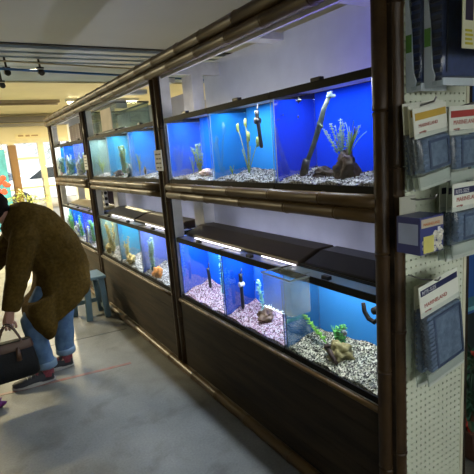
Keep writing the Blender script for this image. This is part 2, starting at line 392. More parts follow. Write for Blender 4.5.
POWER = 1.0
def tank(label, y0, y1, tier, bg, gmat, glabel, power, lc, n=500, size=.005, lid=True, seed=1, depth=.03, upc=(.95, .92, 1), bgx=None):
    if bgx is None: bgx = 1.40 if tier == 'u' else 1.375
    zb, zt = (1.2935, 1.692) if tier == 'u' else (.5375, .945)
    xf, xb = X0+.032, bgx+.005
    y0 += .003; y1 -= .003
    t = thing('aquarium', label, 'aquarium', ((xf+xb)/2, (y0+y1)/2, zb), group='aquariums on the bamboo rack')
    MB().box(xf+.002, xf+.006, y0+.004, y1-.004, zb+.012, zt-.004).build('front_glass', tglass, t)
    for y in (y0+.002, y1-.006):
        MB().box(xf+.007, xb-.002, y, y+.004, zb+.012, zt-.004).build('end_glass', eglass, t)
    bw = MB().box(xb-.001, xb+.004, y0+.002, y1-.002, zb+.012, zt-.006).build('back_panel', bg, t)
    MB().box(xf+.008, xb-.002, y1-.0017, y1-.0002, zb+.03, zt-.03).build('side_panel', bg, t)
    MB().box(xf, xb+.005, y0, y1, zb, zb+.004).build('tank_floor', black, t)
    def frame(z0, z1, name):
        m = MB().box(xf-.006, xf+.002, y0, y1, z0, z1).box(xb+.0, xb+.010, y0, y1, z0, z1)
        m.box(xf+.002, xb, y0-.0, y0+.0045, z0, z1).box(xf+.002, xb, y1-.0045, y1, z0, z1)
        return m.build(name, rim_mat, t)
    frame(zb, zb+.026, 'bottom_rim'); frame(zt-.028, zt, 'top_rim')
    # seams of clear silicone at the front corners
    se = mat('silicone seam', (.45, .6, .7), rough=.3, alpha=.4) if tier == 'u' else mat('dark silicone', (.02, .03, .04), rough=.3)
    MB().box(xf+.006, xf+.009, y0+.006, y0+.009, zb+.026, zt-.024).box(xf+.006, xf+.009, y1-.009, y1-.006, zb+.026, zt-.024).build('silicone_seam', se, t)
    if lid:
        l = MB().box(xf+.004, xb-.02, y0+.008, y1-.008, zt-.006, zt-.001).build('glass_lid', lidglass, t)
        if tier == 'l':
            MB().box(xf+.10, xf+.112, y0+.01, y1-.01, zt-.006, zt+.001).build('hinge', black, l)
            ym = (y0+y1)/2; MB().box(xf+.008, xf+.030, ym-.02, ym+.02, zt-.004, zt+.014).build('lid_handle', black, l, bevel=.003)
        else:
            ym = (y0+y1)/2; MB().box(xf-.004, xf+.02, ym-.03, ym+.02, zt-.0, zt+.014).build('lid_handle', black, l, bevel=.003)
    def hf(a, b): return .028+depth*a+.012*math.sin(b*7+seed)*a+.006*math.sin(b*17+a*9+seed)
    pebbles('gravel', xf+.007, xb-.003, y0+.008, y1-.008, zb+.004, hf, n, size, gmat, glabel, seed)
    # lamp tube inside, under the rim
    short = ' '.join(label.split(',')[0].split()[:11])
    lx = 1.255
    lt = thing('aquarium_light', 'light strip above the '+short, 'light strip', (lx, (y0+y1)/2, zt+.001), group='aquarium light strips')
    MB().box(lx-.02, lx+.02, y0+.012, y1-.012, zt+.001, zt+.014).build('housing', black, lt)
    if tier == 'u': MB().tube([(lx+.028, y0+.03, zt+.008), (lx+.028, y1-.03, zt+.008)], .006, 8).build('tube', emis('tube '+str(upc), upc, 34 if upc[0] < .5 else 22), lt)
    lamp('tube_glow', lt, (lx, (y0+y1)/2, zt-.0075), .05, (y1-y0)*.85, power*POWER, lc)
    return t
deep = mat('deep blue backing', (.002, .045, .75), rough=.9, spec=.05, var=.05, scale=3)
mid = mat('blue backing', (.01, .13, .75), rough=.9, spec=.05, var=.06, scale=3)
sky = mat('sky blue backing', (.02, .25, .72), rough=.9, spec=.05, var=.06, scale=3)
azure = mat('azure backing', (.03, .21, .56), rough=.9, spec=.05, var=.05, scale=3)
teal = mat('teal backing', (.04, .30, .50), rough=.9, spec=.05, var=.1, scale=3)
pale = mat('pale backing', (.28, .40, .36), rough=.9, spec=.05, var=.12, scale=3)
lav = mat('lavender backing', (.14, .2, .62), rough=.9, spec=.05, var=.15, scale=6)
W = (1, 1, 1); CW = (.85, .93, 1); BW = (.7, .82, 1)
def bay(i): a, b = bays[i]; d = (b-a)/3; return [(a+d*k, a+d*k+d) for k in range(3)]
A, B, C = bay(0), bay(1), bay(2)
tank('upper aquarium nearest the pegboard, deep blue with leaning driftwood', *A[0], 'u', deep, P_grey, 'grey and white gravel in the upper aquarium nearest the pegboard', 3.2, CW, 900, .006, seed=1, upc=(.25, .22, 1))
tank('second upper aquarium from the pegboard, with tall cattail plant', *A[1], 'u', sky, P_grey, 'grey gravel in the second upper aquarium from the pegboard', 3.6, CW, 800, .006, seed=2)
tank('third upper aquarium from the pegboard, just before the labelled post', *A[2], 'u', mid, P_grey, 'grey gravel in the third upper aquarium from the pegboard', 4.4, CW, 800, .006, seed=3)
tank('upper aquarium with black fish, first past the labelled post', *B[0], 'u', sky, P_grey, 'pale gravel under the black fish', 4, CW, 400, .006, seed=4)
tank('middle aquarium of the upper row between the two labelled posts', *B[1], 'u', teal, P_grey, 'gravel in the middle upper aquarium between the labelled posts', 5, W, 400, .006, seed=5)
tank('pale greenish upper aquarium beside the far labelled post', *B[2], 'u', pale, P_grey, 'gravel in the pale greenish upper aquarium', 4, W, 400, .006, seed=6)
tank('lavender lit upper aquarium just past the far labelled post', *C[0], 'u', lav, P_grey, 'gravel in the lavender lit upper aquarium', 4, BW, 300, .006, seed=7)
tank('blue middle aquarium in the farthest upper bay', *C[1], 'u', mid, P_grey, 'gravel in the middle aquarium of the farthest upper bay', 4, BW, 300, .006, seed=8)
tank('farthest upper aquarium, at the entrance end of the rack', *C[2], 'u', sky, P_grey, 'gravel in the farthest upper aquarium', 3.5, W, 300, .006, seed=9)
tank('lower aquarium nearest the pegboard, azure with black and pale gravel', *A[0], 'l', azure, P_bw, 'black and pale gravel in the lower aquarium nearest the pegboard', 2.6, W, 1500, .0055, seed=11, depth=.05)
tank('second lower aquarium from the pegboard, blue with pink gravel', *A[1], 'l', mid, P_pink, 'pink gravel beside the clear hanging box', 4.2, BW, 1200, .0055, seed=12, depth=.05)
tank('third lower aquarium from the pegboard, blue with pink gravel and dark ornament', *A[2], 'l', mid, P_pink, 'pink gravel in the third lower aquarium from the pegboard', 5, BW, 1000, .0055, seed=13, depth=.05)
tank('lower aquarium with orange ornament, first past the near labelled post', *B[0], 'l', lav, P_grey, 'pale gravel under the orange ornament', 5, CW, 500, .006, seed=14, depth=.05)
tank('middle lower aquarium between the labelled posts, cyan', *B[1], 'l', teal, P_grey, 'gravel in the cyan lower aquarium', 5, W, 400, .006, seed=15, depth=.05)
tank('pale straw coloured lower aquarium by the blue stool', *B[2], 'l', pale, P_grey, 'gravel in the pale lower aquarium by the blue stool', 3.5, W, 400, .006, seed=16, depth=.05)
tank('lower aquarium just past the far labelled post, bright blue', *C[0], 'l', deep, P_grey, 'gravel in the bright blue lower aquarium past the far post', 6, BW, 300, .006, seed=17, depth=.05)
tank('middle lower aquarium of the farthest bay, blue', *C[1], 'l', mid, P_grey, 'gravel in the middle lower aquarium of the farthest bay', 5, BW, 300, .006, seed=18, depth=.05)
tank('farthest lower aquarium at the entrance end of the rack', *C[2], 'l', teal, P_grey, 'gravel in the farthest lower aquarium', 3, W, 300, .006, seed=19, depth=.05)

# hoods on the lower row
def hood(y0, y1, m, label, name='light_hood', led=(0, 0), led2=None, z0=.9455, tall=.075, xa=1.20, xb=1.45):
    t = thing(name, label, 'light hood', ((xa+xb)/2, (y0+y1)/2, z0), group='light hoods on the lower aquariums')
    MB().prism([(xa, z0+.004), (xa+.004, z0+.022), (xa+.11, z0+tall), (xb-.01, z0+tall), (xb, z0+tall-.02), (xb, z0+.004)], 1, y0, y1).build('shell', m, t, bevel=.006)
    MB().box(xa+.01, xa+.05, y0+.01, y1-.01, z0, z0+.006).build('base_rail', black, t)
    MB().tube([(xb+.012, y0+.05, z0+.03), (xb+.012, y1-.05, z0+.03)], .006, 8).build('spill_tube', emis('spill tube', (.82, .8, 1), 9), t)  # added tube, stands in for hood light spilling onto the back board
    MB().box(xb, xb+.006, y0+.05, y1-.05, z0+.026, z0+.034).build('tube_clip', black, t)
    if led[1]:
        MB().tube([(xa-.006, led[0], z0+.008), (xa-.006, led[1], z0+.008)], .0042, 8).build('light_tube', emis('white tube', (1, .93, 1), 3.5), t)
    if led2: MB().tube([(xa-.006, led2[0], z0+.008), (xa-.006, led2[1], z0+.008)], .003, 8).build('light_tube', emis('white tube', (1, .93, 1), 3.5), t)
    return t
hood(1.0, 1.51, blackgloss, 'glossy black light hood over the lower aquarium nearest the pegboard', xa=1.235, tall=.062)
hood(1.53, 2.67, hoodbrown, 'brown light hood over the pink gravel aquariums', led=(2.0, 2.52), led2=(1.54, 1.80), xa=1.225, tall=.062)
hood(2.9, 3.66, hoodbrown, 'brown light hood just past the near labelled post', led=(2.9, 3.4), xa=1.235, tall=.06)
hood(3.70, 4.50, mat('dark hood', (.03, .03, .028), rough=.35), 'dark light hood between the labelled posts, beside the stool', led=(3.7, 4.3), xa=1.24, tall=.06)
hood(4.75, 6.2, mat('cream hood', (.2, .17, .11), rough=.4), 'long cream light hood in the farthest lower bay', led=(4.9, 6.0), tall=.045, xa=1.26)

# ------------------------------------------------------------------ things in the tanks
ZU, ZL = 1.2975+.035, .5415+.04
def grass(x, y, z, n, h, spread, m, label, w=.004, seed=0, cat='aquarium plant', lean=(0, 0)):
    rr = random.Random(seed+5); b = MB()
    for i in range(n):
        a = rr.random()*6.28; s = spread*rr.uniform(.2, 1); hh = h*rr.uniform(.6, 1)
        pts = []
        for k in range(7):
            q = k/6; pts.append((x+math.cos(a)*s*q**1.8*.6+lean[0]*q, y+math.sin(a)*s*q**1.8+lean[1]*q, z+hh*(q-.15*q*q*q)))
        b.blade(pts, w)
    return tag(b.build('aquarium_plant', m, loc=(x, y, z)), label, cat)
def stems(x, y, z, n, h, spread, m, label, leaf=.014, seed=0, lean=(0, 0), step=.011, lw=.003):
    rr = random.Random(seed+9); b = MB()
    for i in range(n):
        a = rr.random()*6.28; s = spread*rr.uniform(.3, 1); hh = h*rr.uniform(.65, 1); pts = []
        for k in range(8):
            q = k/7; pts.append(Vector((x+math.cos(a)*s*q*.6+lean[0]*q+rr.uniform(-1, 1)*.003, y+math.sin(a)*s*q+lean[1]*q, z+hh*q)))
        b.tube(pts, .0013, 5)
        L = hh; t = .02
        while t < L:
            q = t/L*7; k = min(6, int(q)); p = pts[k].lerp(pts[k+1], q-k)
            for j in range(4):
                an = rr.random()*6.28; d = Vector((math.cos(an), math.sin(an), rr.uniform(.2, .8))).normalized()*leaf*rr.uniform(.45, 1.2)*(1-.3*t/L)
                b.blade([p, p+d*.5, p+d*.9-Vector((0, 0, .002))], lw, side=(-math.sin(an), math.cos(an), 0))
            t += step*rr.uniform(.4, 1.3)
    return tag(b.build('aquarium_plant', m, loc=(x, y, z)), label, 'aquarium plant')
g1 = mat('pale green plant', (.2, .36, .24), var=.25, scale=60); g2 = mat('yellow green plant', (.22, .34, .06), var=.3, scale=60)
g3 = mat('fresh green plant', (.10, .42, .10), var=.35, scale=50); g4 = mat('white green plant', (.17, .27, .15), var=.4, scale=70)
drift = mat('dark driftwood', (.010, .005, .004), col2=(.045, .018, .012), scale=25, bump=.5, bscale=30)
stickm = mat('grey green stick', (.02, .035, .035), col2=(.08, .11, .10), scale=30)
def rock(c, rd, m, label, seed, jit=.5, name='rock', cat='rock'):
    return tag(MB().ell(c, rd, 28, 20, jit=jit, seed=seed).build(name, m, loc=(c[0], c[1], c[2]-rd[2]*.8)), label, cat)
def fish(x, y, z, L, m, label, ang=0, h=.35, tilt=0):
    b = MB(); M = Matrix.Rotation(ang, 4, 'Z') @ Matrix.Rotation(tilt, 4, 'Y'); rg = []
    prof = [(-.5, .03), (-.42, .12), (-.25, .24), (0, .30), (.2, .22), (.34, .10), (.4, .06)]
    for a, q in prof:
        rg.append([M @ Vector((a*L, math.cos(k/10*2*PI)*q*L*.42, math.sin(k/10*2*PI)*q*L*h/.30)) for k in range(10)])
    b.rings(rg)
    def fin(pts):
        n = len(pts); vs = [M @ Vector((p[0]*L, .012*L, p[1]*L)) for p in pts]+[M @ Vector((p[0]*L, -.012*L, p[1]*L)) for p in pts]
        b.add(vs, [tuple(range(n)), tuple(range(2*n-1, n-1, -1))]+[(k, (k+1) % n, (k+1) % n+n, k+n) for k in range(n)])
    fin([(.36, .0), (.6, .2), (.54, 0), (.6, -.2)]); fin([(-.15, .2), (.05, .42), (.28, .2), (.2, .1)]); fin([(-.05, -.2), (.12, -.38), (.22, -.15)])
    b.v = [tuple(Vector(v)+Vector((x, y, z))) for v in b.v]
    return tag(b.build('fish', m, loc=(x, y, z)), label, 'fish')
fd = mat('dark fish', (.012, .012, .02), rough=.3); fs_ = mat('silver fish', (.16, .2, .22), rough=.25); fo = mat('orange thing', (.6, .22, .04), var=.4, scale=40)
# upper aquarium 1
tag(MB().tube([(1.30, 1.375, 1.650), (1.29, 1.40, 1.60), (1.29, 1.425, 1.545), (1.285, 1.46, 1.47), (1.28, 1.50, 1.40), (1.28, 1.525, 1.33)], [.008, .010, .012, .010, .010, .012], 10)
    .ell((1.29, 1.425, 1.545), (.013, .015, .016), jit=.4).tube([(1.28, 1.495, 1.41), (1.28, 1.527, 1.33)], [.011, .014], 10)
    .build('driftwood_branch', stickm, loc=(1.28, 1.52, ZU)), 'grey branch leaning diagonally in the deep blue upper aquarium', 'driftwood')
tag(MB().tube([(1.27, 1.495, 1.408), (1.27, 1.522, 1.340)], [.014, .016], 10).build('rubber_foot', black, loc=(1.27, 1.52, ZU)), 'black sleeve at the foot of the leaning branch', 'sleeve')
rock((1.28, 1.275, 1.372), (.035, .044, .052), drift, 'dark driftwood stump beneath the feathery pale plant', 12, .6, 'driftwood_stump', 'driftwood')
rock((1.29, 1.415, 1.345), (.03, .05, .026), drift, 'low dark driftwood lump at the foot of the leaning branch', 5, .6, 'driftwood_stump', 'driftwood')
stems(1.30, 1.31, 1.39, 14, .17, .10, g4, 'feathery pale plant rising above the dark driftwood stump', lw=.0018, leaf=.013, seed=1, lean=(0, .03))
grass(1.28, 1.265, 1.40, 16, .17, .07, g2, 'spiky yellow green plant beside the feathery pale plant', w=.0028, seed=2, lean=(0, -.035))
fish(1.25, 1.20, 1.508, .024, fd, 'small dark fish near the post in the deep blue aquarium', .8, .6)
fish(1.25, 1.51, 1.585, .02, fd, 'small dark fish at mid depth in the deep blue aquarium', 1.2)
fish(1.25, 1.50, 1.648, .034, fd, 'slim dark fish swimming just below the rim in the deep blue aquarium', 1.57, .2)
fish(1.22, 1.57, 1.60, .015, fd, 'tiny dark fish against the end glass of the deep blue aquarium', 1.0)
def heater(x, y, z0, z1, label, rad=.010, m=black, dy=0, cup=True):
    t = thing('aquarium_heater', label, 'heater', (x, y, z0))
    MB().tube([(x, y+dy, z0), (x, y+dy, z0+.01), (x, y, z1-.02), (x, y, z1)], [rad*.7, rad, rad, rad*1.2], 12).build('tube', m, t)
    MB().tube([(x, y, z1), (x+.005, y, z1+.01), (x+.01, y, z1+.03)], .003, 6).build('cable', black, t)
    if cup: MB().tube([(x-.012, y, (z0+z1)/2+.04), (x+.014, y, (z0+z1)/2+.04)], .015, 12).build('suction_cup', whiteplastic if cup == 2 else black, t)
    return t
# airstone splash
tag(MB().ell((1.30, 1.37, 1.655), (.012, .012, .012), jit=.8).ell((1.30, 1.385, 1.650), (.006, .006, .006)).ell((1.31, 1.36, 1.648), (.007, .007, .007)).build('air_stone', mat('bubbly white', (.12, .18, .22)), loc=(1.30, 1.37, 1.64)), 'white bubbling air stone at the top of the leaning branch', 'air stone')
# upper 2
def cattail():
    b = MB(); rr = random.Random(4)
    for i, (dy, hh, dx) in enumerate(((.075, .25, .0), (.03, .27, .02), (-.02, .20, 0), (-.07, .17, .02), (-.045, .22, -.02), (.0, .15, .02), (.05, .14, 0))):
        pts = [(1.30+dx*q/6, 1.985+dy*(q/6)**1.4, ZU+hh*q/6) for q in range(7)]
        b.blade(pts, .0045); b.tube(pts, .0022, 6)
        if i < 4: p = Vector(pts[-1]); b.ell(p, (.009, .009, .024), 8, 6, jit=.5, seed=i)
    return b
tag(cattail().build('cattail_plant', mat('cattail green', (.20, .27, .08), var=.35, scale=50), loc=(1.3, 1.985, ZU)), 'tall yellow green plant with cattail tips in the second upper aquarium', 'aquarium plant')
heater(1.27, 1.835, 1.47, 1.645, 'black heater hanging in the second upper aquarium from the pegboard', .009, dy=-.02)
# upper 3
stems(1.30, 2.52, ZU, 8, .20, .06, g2, 'leafy yellow green plant in the third upper aquarium from the pegboard', leaf=.018, seed=7, lean=(0, .02))
grass(1.28, 2.58, ZU, 8, .15, .05, g1, 'pale grassy plant near the near labelled post, upper row', seed=8)
rock((1.27, 2.40, 1.350), (.03, .045, .022), mat('rust shell', (.42, .2, .14), col2=(.65, .6, .55), scale=50), 'reddish white ornament lying on the gravel of the third upper aquarium', 8, .5, 'ornament', 'ornament')
heater(1.31, 2.33, 1.44, 1.655, 'slim dark heater in the third upper aquarium from the pegboard', .005, m=mat('smoke glass', (.06, .1, .14), rough=.2))
grass(1.26, 2.08, ZU, 6, .07, .03, g2, 'short tuft of grass at the end of the second upper aquarium', seed=12)
# upper B
fish(1.20, 3.20, 1.372, .085, fd, 'big black fish low in the upper aquarium past the labelled post', 1.3, .35, .1)
grass(1.21, 3.34, ZU, 12, .20, .05, g2, 'green grassy plant in the upper aquarium with the black fish', w=.005, seed=21)
rock((1.20, 3.50, 1.37), (.03, .045, .05), mat('coral grey', (.03, .08, .11), col2=(.15, .28, .33), scale=60), 'blue grey coral lump on the gravel, upper row middle bay', 13, .7, 'coral', 'coral')
stems(1.21, 3.69, ZU, 7, .27, .06, g2, 'tall yellow green plant in the middle upper aquarium between labelled posts', seed=22, leaf=.03, lw=.005)
rock((1.21, 3.86, 1.345), (.03, .04, .03), drift, 'dark lump beside the tall yellow green plant, upper row middle bay', 14, .7)
grass(1.21, 4.34, ZU, 22, .17, .10, g2, 'bushy yellow green plant in the pale greenish upper aquarium', w=.006, seed=23)
grass(1.22, 4.44, ZU, 10, .28, .05, g1, 'tall pale plant behind the bushy one in the pale greenish upper aquarium', w=.006, seed=24)
# upper C
for i, (y, lb) in enumerate(((5.08, 'green plant in the lavender lit upper aquarium'), (5.62, 'green plant in the middle aquarium of the farthest upper bay'), (6.16, 'green plant in the farthest upper aquarium'))):
    stems(1.22, y, ZU, 6, .24, .07, g1, lb, seed=30+i, leaf=.03, lw=.006)
sparkle_m = mat('painted sparkle', (.6, .7, .75), col2=(.03, .06, .2), scale=45)  # pale speckle painted for reflections glinting in the far tanks
for i, (y, lb) in enumerate(((5.18, 'speckled lump imitating reflected sparkle in the lavender lit upper aquarium'), (5.70, 'speckled lump imitating reflected sparkle in the middle of the farthest upper bay'), (6.20, 'speckled lump imitating reflected sparkle in the farthest upper aquarium'))):
    rock((1.21, y, 1.41), (.03, .045, .10), sparkle_m, lb, 40+i, .9, 'ornament', 'ornament')
# lower 1
rock((1.25, 1.325, .607), (.04, .058, .040), mat('mossy rock', (.10, .09, .03), col2=(.36, .33, .15), scale=30, bump=.6, bscale=30), 'mossy yellow rock lying on the black and pale gravel', 21, .7)
tag(MB().tube([(1.215, 1.355, .645), (1.208, 1.33, .625), (1.205, 1.305, .60), (1.205, 1.285, .585)], [.007, .011, .011, .006], 8).ell((1.21, 1.345, .640), (.012, .014, .012), jit=.8, seed=3).build('driftwood_piece', drift, loc=(1.205, 1.31, .585)), 'dark twisted driftwood on the front of the mossy rock', 'driftwood')
grass(1.29, 1.38, .60, 22, .12, .05, g3, 'short green plant tuft behind the mossy rock', w=.006, seed=41)
stems(1.28, 1.42, .60, 3, .13, .02, mat('lime plant', (.16, .45, .05), var=.3, scale=40), 'arching lime green plant left of the mossy rock', leaf=.02, seed=42, lean=(.0, .16), lw=.005)
stems(1.28, 1.335, .62, 6, .11, .04, g3, 'leafy green sprig on top of the mossy rock', leaf=.022, seed=43, lw=.005)
fish(1.24, 1.275, .715, .044, fs_, 'silver grey fish above the mossy rock', 1.35, .28, .15)
black_m = mat('matt black', (.008, .008, .008), rough=.8, spec=.1)
sf = thing('suction_filter', 'black curved suction fitting in the corner near the corner post', 'filter fitting', (1.24, 1.12, .80))
MB().tube([(1.24, 1.17, .868), (1.24, 1.165, .835), (1.24, 1.145, .812), (1.24, 1.118, .806), (1.24, 1.10, .822), (1.24, 1.10, .842)], [.008, .009, .009, .009, .008, .007], 12).build('elbow', black_m, sf)
MB().tube([(1.25, 1.13, .843), (1.27, 1.13, .843)], .014, 14).build('suction_cup', black_m, sf)
# lower 2
stems(1.30, 1.925, ZL+.01, 3, .21, .02, mat('pale mint plant', (.28, .6, .42), var=.25, scale=40), 'tall mint green plant in the second lower aquarium', leaf=.022, seed=51, lean=(0, .04), step=.02, lw=.006)
rock((1.27, 1.875, .605), (.035, .035, .035), mat('brown rock', (.06, .03, .02), col2=(.25, .15, .08), scale=40, bump=.5), 'brown pitted rock at the foot of the mint green plant', 31, .8)
heater(1.26, 2.08, .60, .80, 'black heater with a white cup in the second lower aquarium', .010, cup=2)
# lower 3
heater(1.30, 2.54, .61, .74, 'short dark heater standing in the third lower aquarium', .010, dy=-.01, cup=False)
stems(1.32, 2.40, ZL, 3, .27, .02, mat('mint plant two', (.25, .6, .4), var=.2, scale=30), 'tall pale green plant in the third lower aquarium', leaf=.022, seed=53, step=.02, lw=.006)
rock((1.27, 2.235, .615), (.028, .03, .035), drift, 'small dark red rock in the third lower aquarium', 33, .8)
# lower B
tag(MB().ell((1.205, 3.19, .60), (.025, .035, .045), jit=.9, seed=3).ell((1.20, 3.24, .585), (.02, .035, .03), jit=.9, seed=4).build('ornament', fo, loc=(1.20, 3.2, .57)), 'orange and brown ornament low in the lavender lower aquarium', 'ornament')
stems(1.22, 3.33, ZL, 5, .30, .04, g1, 'pale green plant beside the orange ornament', seed=61, leaf=.028, lw=.006)
rock((1.20, 3.78, .615), (.03, .06, .035), mat('straw decor', (.4, .28, .07), col2=(.14, .13, .04), scale=30), 'straw coloured ornament on the gravel of the cyan lower aquarium', 35, .8, 'ornament', 'ornament')
stems(1.21, 3.88, ZL, 4, .22, .05, mat('straw plant', (.45, .38, .10), var=.3), 'straw coloured plant in the cyan lower aquarium', seed=62, leaf=.025, lw=.006)
stems(1.21, 4.32, ZL, 7, .32, .08, MATS['straw plant'], 'straw coloured plant in the pale lower aquarium by the stool', seed=63, leaf=.028, lw=.006)
rock((1.20, 4.42, .62), (.03, .05, .045), MATS['straw decor'], 'low straw ornament in the pale lower aquarium by the stool', 37, .8, 'ornament', 'ornament')
for i, (y, lb) in enumerate(((5.05, 'green plant in the bright blue lower aquarium'), (5.58, 'green plant in the middle lower aquarium of the farthest bay'), (6.10, 'green plant in the farthest lower aquarium'))):
    stems(1.22, y, ZL, 6, .28, .07, g3, lb, seed=70+i, leaf=.03, lw=.006)
for i, (y, lb) in enumerate(((5.17, 'white speckled lump imitating glitter in the bright blue lower aquarium'), (5.69, 'white speckled lump imitating glitter in the middle lower aquarium of the farthest bay'), (6.18, 'white speckled lump imitating glitter in the farthest lower aquarium'))):
    rock((1.205, y, .66), (.025, .05, .08), sparkle_m, lb, 80+i, 1, 'ornament', 'ornament')  # lumps carry the painted glitter, as in the upper row

# clear hanging box
hb = thing('hanging_box', 'clear plastic box hooked over the front of the lower aquarium rim', 'plastic box', (1.11, 1.46, .79))
pb = glass('clear plastic', (.93, .95, .94), refl=.03, graze=.25, rough=.1, haze=.07, hcol=(.75, .82, .8))
xa, xb_, ya, yb, za, zb_ = 1.055, 1.155, 1.375, 1.565, .80, .952
bxm = MB().box(xa, xb_, ya, yb, za, za+.003)
bxm.box(xa, xa+.003, ya, yb, za+.003, zb_).box(xb_-.003, xb_, ya, yb, za+.003, zb_).box(xa+.003, xb_-.003, ya, ya+.003, za+.003, zb_).box(xa+.003, xb_-.003, yb-.003, yb, za+.003, zb_)
bxm.build('box_walls', pb, hb)
MB().box(xa-.004, xa+.001, ya-.004, yb+.004, zb_-.004, zb_+.002).box(xa-.004, xb_, ya-.005, ya, zb_-.004, zb_+.002).box(xa-.004, xb_, yb, yb+.005, zb_-.004, zb_+.002).build('box_lip', glass('plastic lip', (.7, .8, .78), refl=.2, haze=.45), hb)
for q in (ya+.03, yb-.045): MB().box(xb_-.002, xb_+.03, q, q+.015, zb_, zb_+.003).build('hook', glass('plastic lip'), hb)

# post labels
pa = mat('paper', (.72, .72, .70), rough=.7); ink = mat('ink', (.08, .08, .08))
for (y0, y1, z0, z1, lb) in ((2.715, 2.835, 1.375, 1.505, 'white paper label taped on the near labelled post'), (4.57, 4.69, 1.39, 1.53, 'white paper label taped on the far labelled post')):
    t = thing('paper_label', lb, 'label', (X0, (y0+y1)/2, z0))
    MB().box(X0-.0006, X0+.0012, y0, y1, z0, z1).build('sheet', pa, t)
    m = MB()
    for k in range(4):
        zz = z1-.03-k*.028; m.box(X0-.0012, X0-.0007, y0+.02, y0+.02+.03, zz, zz+.009).box(X0-.0012, X0-.0007, y0+.06, y1-.015-(k % 2)*.01, zz, zz+.009)
    m.build('print', ink, t)

# spare glass tank on the upper row, middle bay
st = thing('spare_tank', 'empty green glass tank standing on top of the upper aquariums', 'glass tank', (1.37, 4.1, 1.693))
gx = glass('green tank glass', (.90, .96, .93), refl=.06, graze=.35, haze=.05, hcol=(.4, .5, .42))
x0, x1, y0, y1, z0, z1 = 1.22, 1.50, 3.75, 4.50, 1.708, 1.925
MB().box(x0, x0+.005, y0, y1, z0, z1).box(x1-.005, x1, y0, y1, z0, z1).box(x0+.005, x1-.005, y0, y0+.005, z0, z1).box(x0+.005, x1-.005, y1-.005, y1, z0, z1).build('panes', gx, st)
fm = MB()
for z in (z0-.001, z1-.012):
    fm.box(x0-.004, x0+.0, y0, y1, z, z+.013).box(x1, x1+.004, y0, y1, z, z+.013).box(x0, x1, y0-.004, y0, z, z+.013).box(x0, x1, y1, y1+.004, z, z+.013)
fm.build('rim', mat('grey rim', (.10, .11, .10)), st)
MB().box(1.215, 1.222, 3.9, 4.2, 1.72, 1.90).build('paper_patch', mat('beige paper', (.6, .52, .42)), st)
# perforated dark crates in the far bay
def crate(x, y, z, w, h, label):
    t = thing('perforated_crate', label, 'crate', (x, y, z))
    MB().box(x, x+.10, y-w/2, y+w/2, z, z+h).build('crate_body', mat('brown crate', (.045, .022, .014), rough=.4), t, bevel=.004)
    m = MB()
    for i in range(7):
        for j in range(4): m.tube([(x-.002, y-w/2+.03+j*(w-.06)/3, z+.03+i*(h-.06)/6), (x+.0, y-w/2+.03+j*(w-.06)/3, z+.03+i*(h-.06)/6)], .006, 8)
    m.build('hole_pattern', mat('crate dots', (.35, .3, .28)), t)
crate(1.30, 5.62, 1.693, .5, .20, 'dark brown perforated crate on top of the farthest upper aquariums')
crate(1.47, 5.75, 1.0215, .45, .16, 'dark perforated crate standing on the cream light hood') if False else None
crate(1.50, 5.6, .5375, .40, .60, 'tall dark perforated crate at the back of the farthest lower bay')
ps = thing('power_strip', 'white power strip with black sockets beside the far labelled post', 'power strip', (1.17, 4.60, .98))
MB().box(1.1585, 1.172, 4.44, 4.475, .97, 1.19).build('strip_body', whiteplastic, ps) if False else MB().box(1.20, 1.24, 4.38, 4.44, 1.022, 1.19).build('strip_body', whiteplastic, ps, bevel=.004)
for z in (1.05, 1.105, 1.16): MB().tube([(1.198, 4.41, z), (1.2, 4.41, z)], .018, 12).tube([(1.22, 4.378, z), (1.22, 4.38, z)], .016, 12).build('socket', black, ps)

# ------------------------------------------------------------------ pegboard end panel
pgm = mat('pegboard', (.66, .70, .54), rough=.55, var=.05, scale=6)
PX, PZ, ST, YP = 1.2226, .5343, .0254, .962
pg = thing('pegboard', 'cream pegboard panel on the near end of the rack', 'pegboard', (1.37, YP, 0))
b = MB(); rH = .0038
def pegpanel(b):
    nz0, nz1 = -21, 75; idx = {}
    for c in range(13):
        for k in range(nz0, nz1):
            cx, cz = PX+c*ST, PZ+k*ST; h = ST/2
            o = [(cx+h*q[0], YP, cz+h*q[1]) for q in ((1, 0), (1, 1), (0, 1), (-1, 1), (-1, 0), (-1, -1), (0, -1), (1, -1))]
            i_ = [(cx+rH*math.cos(a*PI/4), YP, cz+rH*math.sin(a*PI/4)) for a in range(8)]
            d_ = [(p[0], YP+.005, p[2]) for p in i_]
            b.add(o+i_+d_, [(a, (a+1) % 8, 8+(a+1) % 8, 8+a) for a in range(8)]+[(8+a, 8+(a+1) % 8, 16+(a+1) % 8, 16+a) for a in range(8)])
pegpanel(b); b.build('perforated_face', pgm, pg)
MB().box(PX-ST/2, PX+12.5*ST, YP+.0055, YP+.009, 0.001, 2.42).build('backing', black, pg)
MB().box(PX+12.5*ST, PX+12.5*ST+.016, YP-.003, YP+.012, 0, 2.42).build('edge_strip', mat('cream metal', (.7, .68, .5), rough=.35), pg)

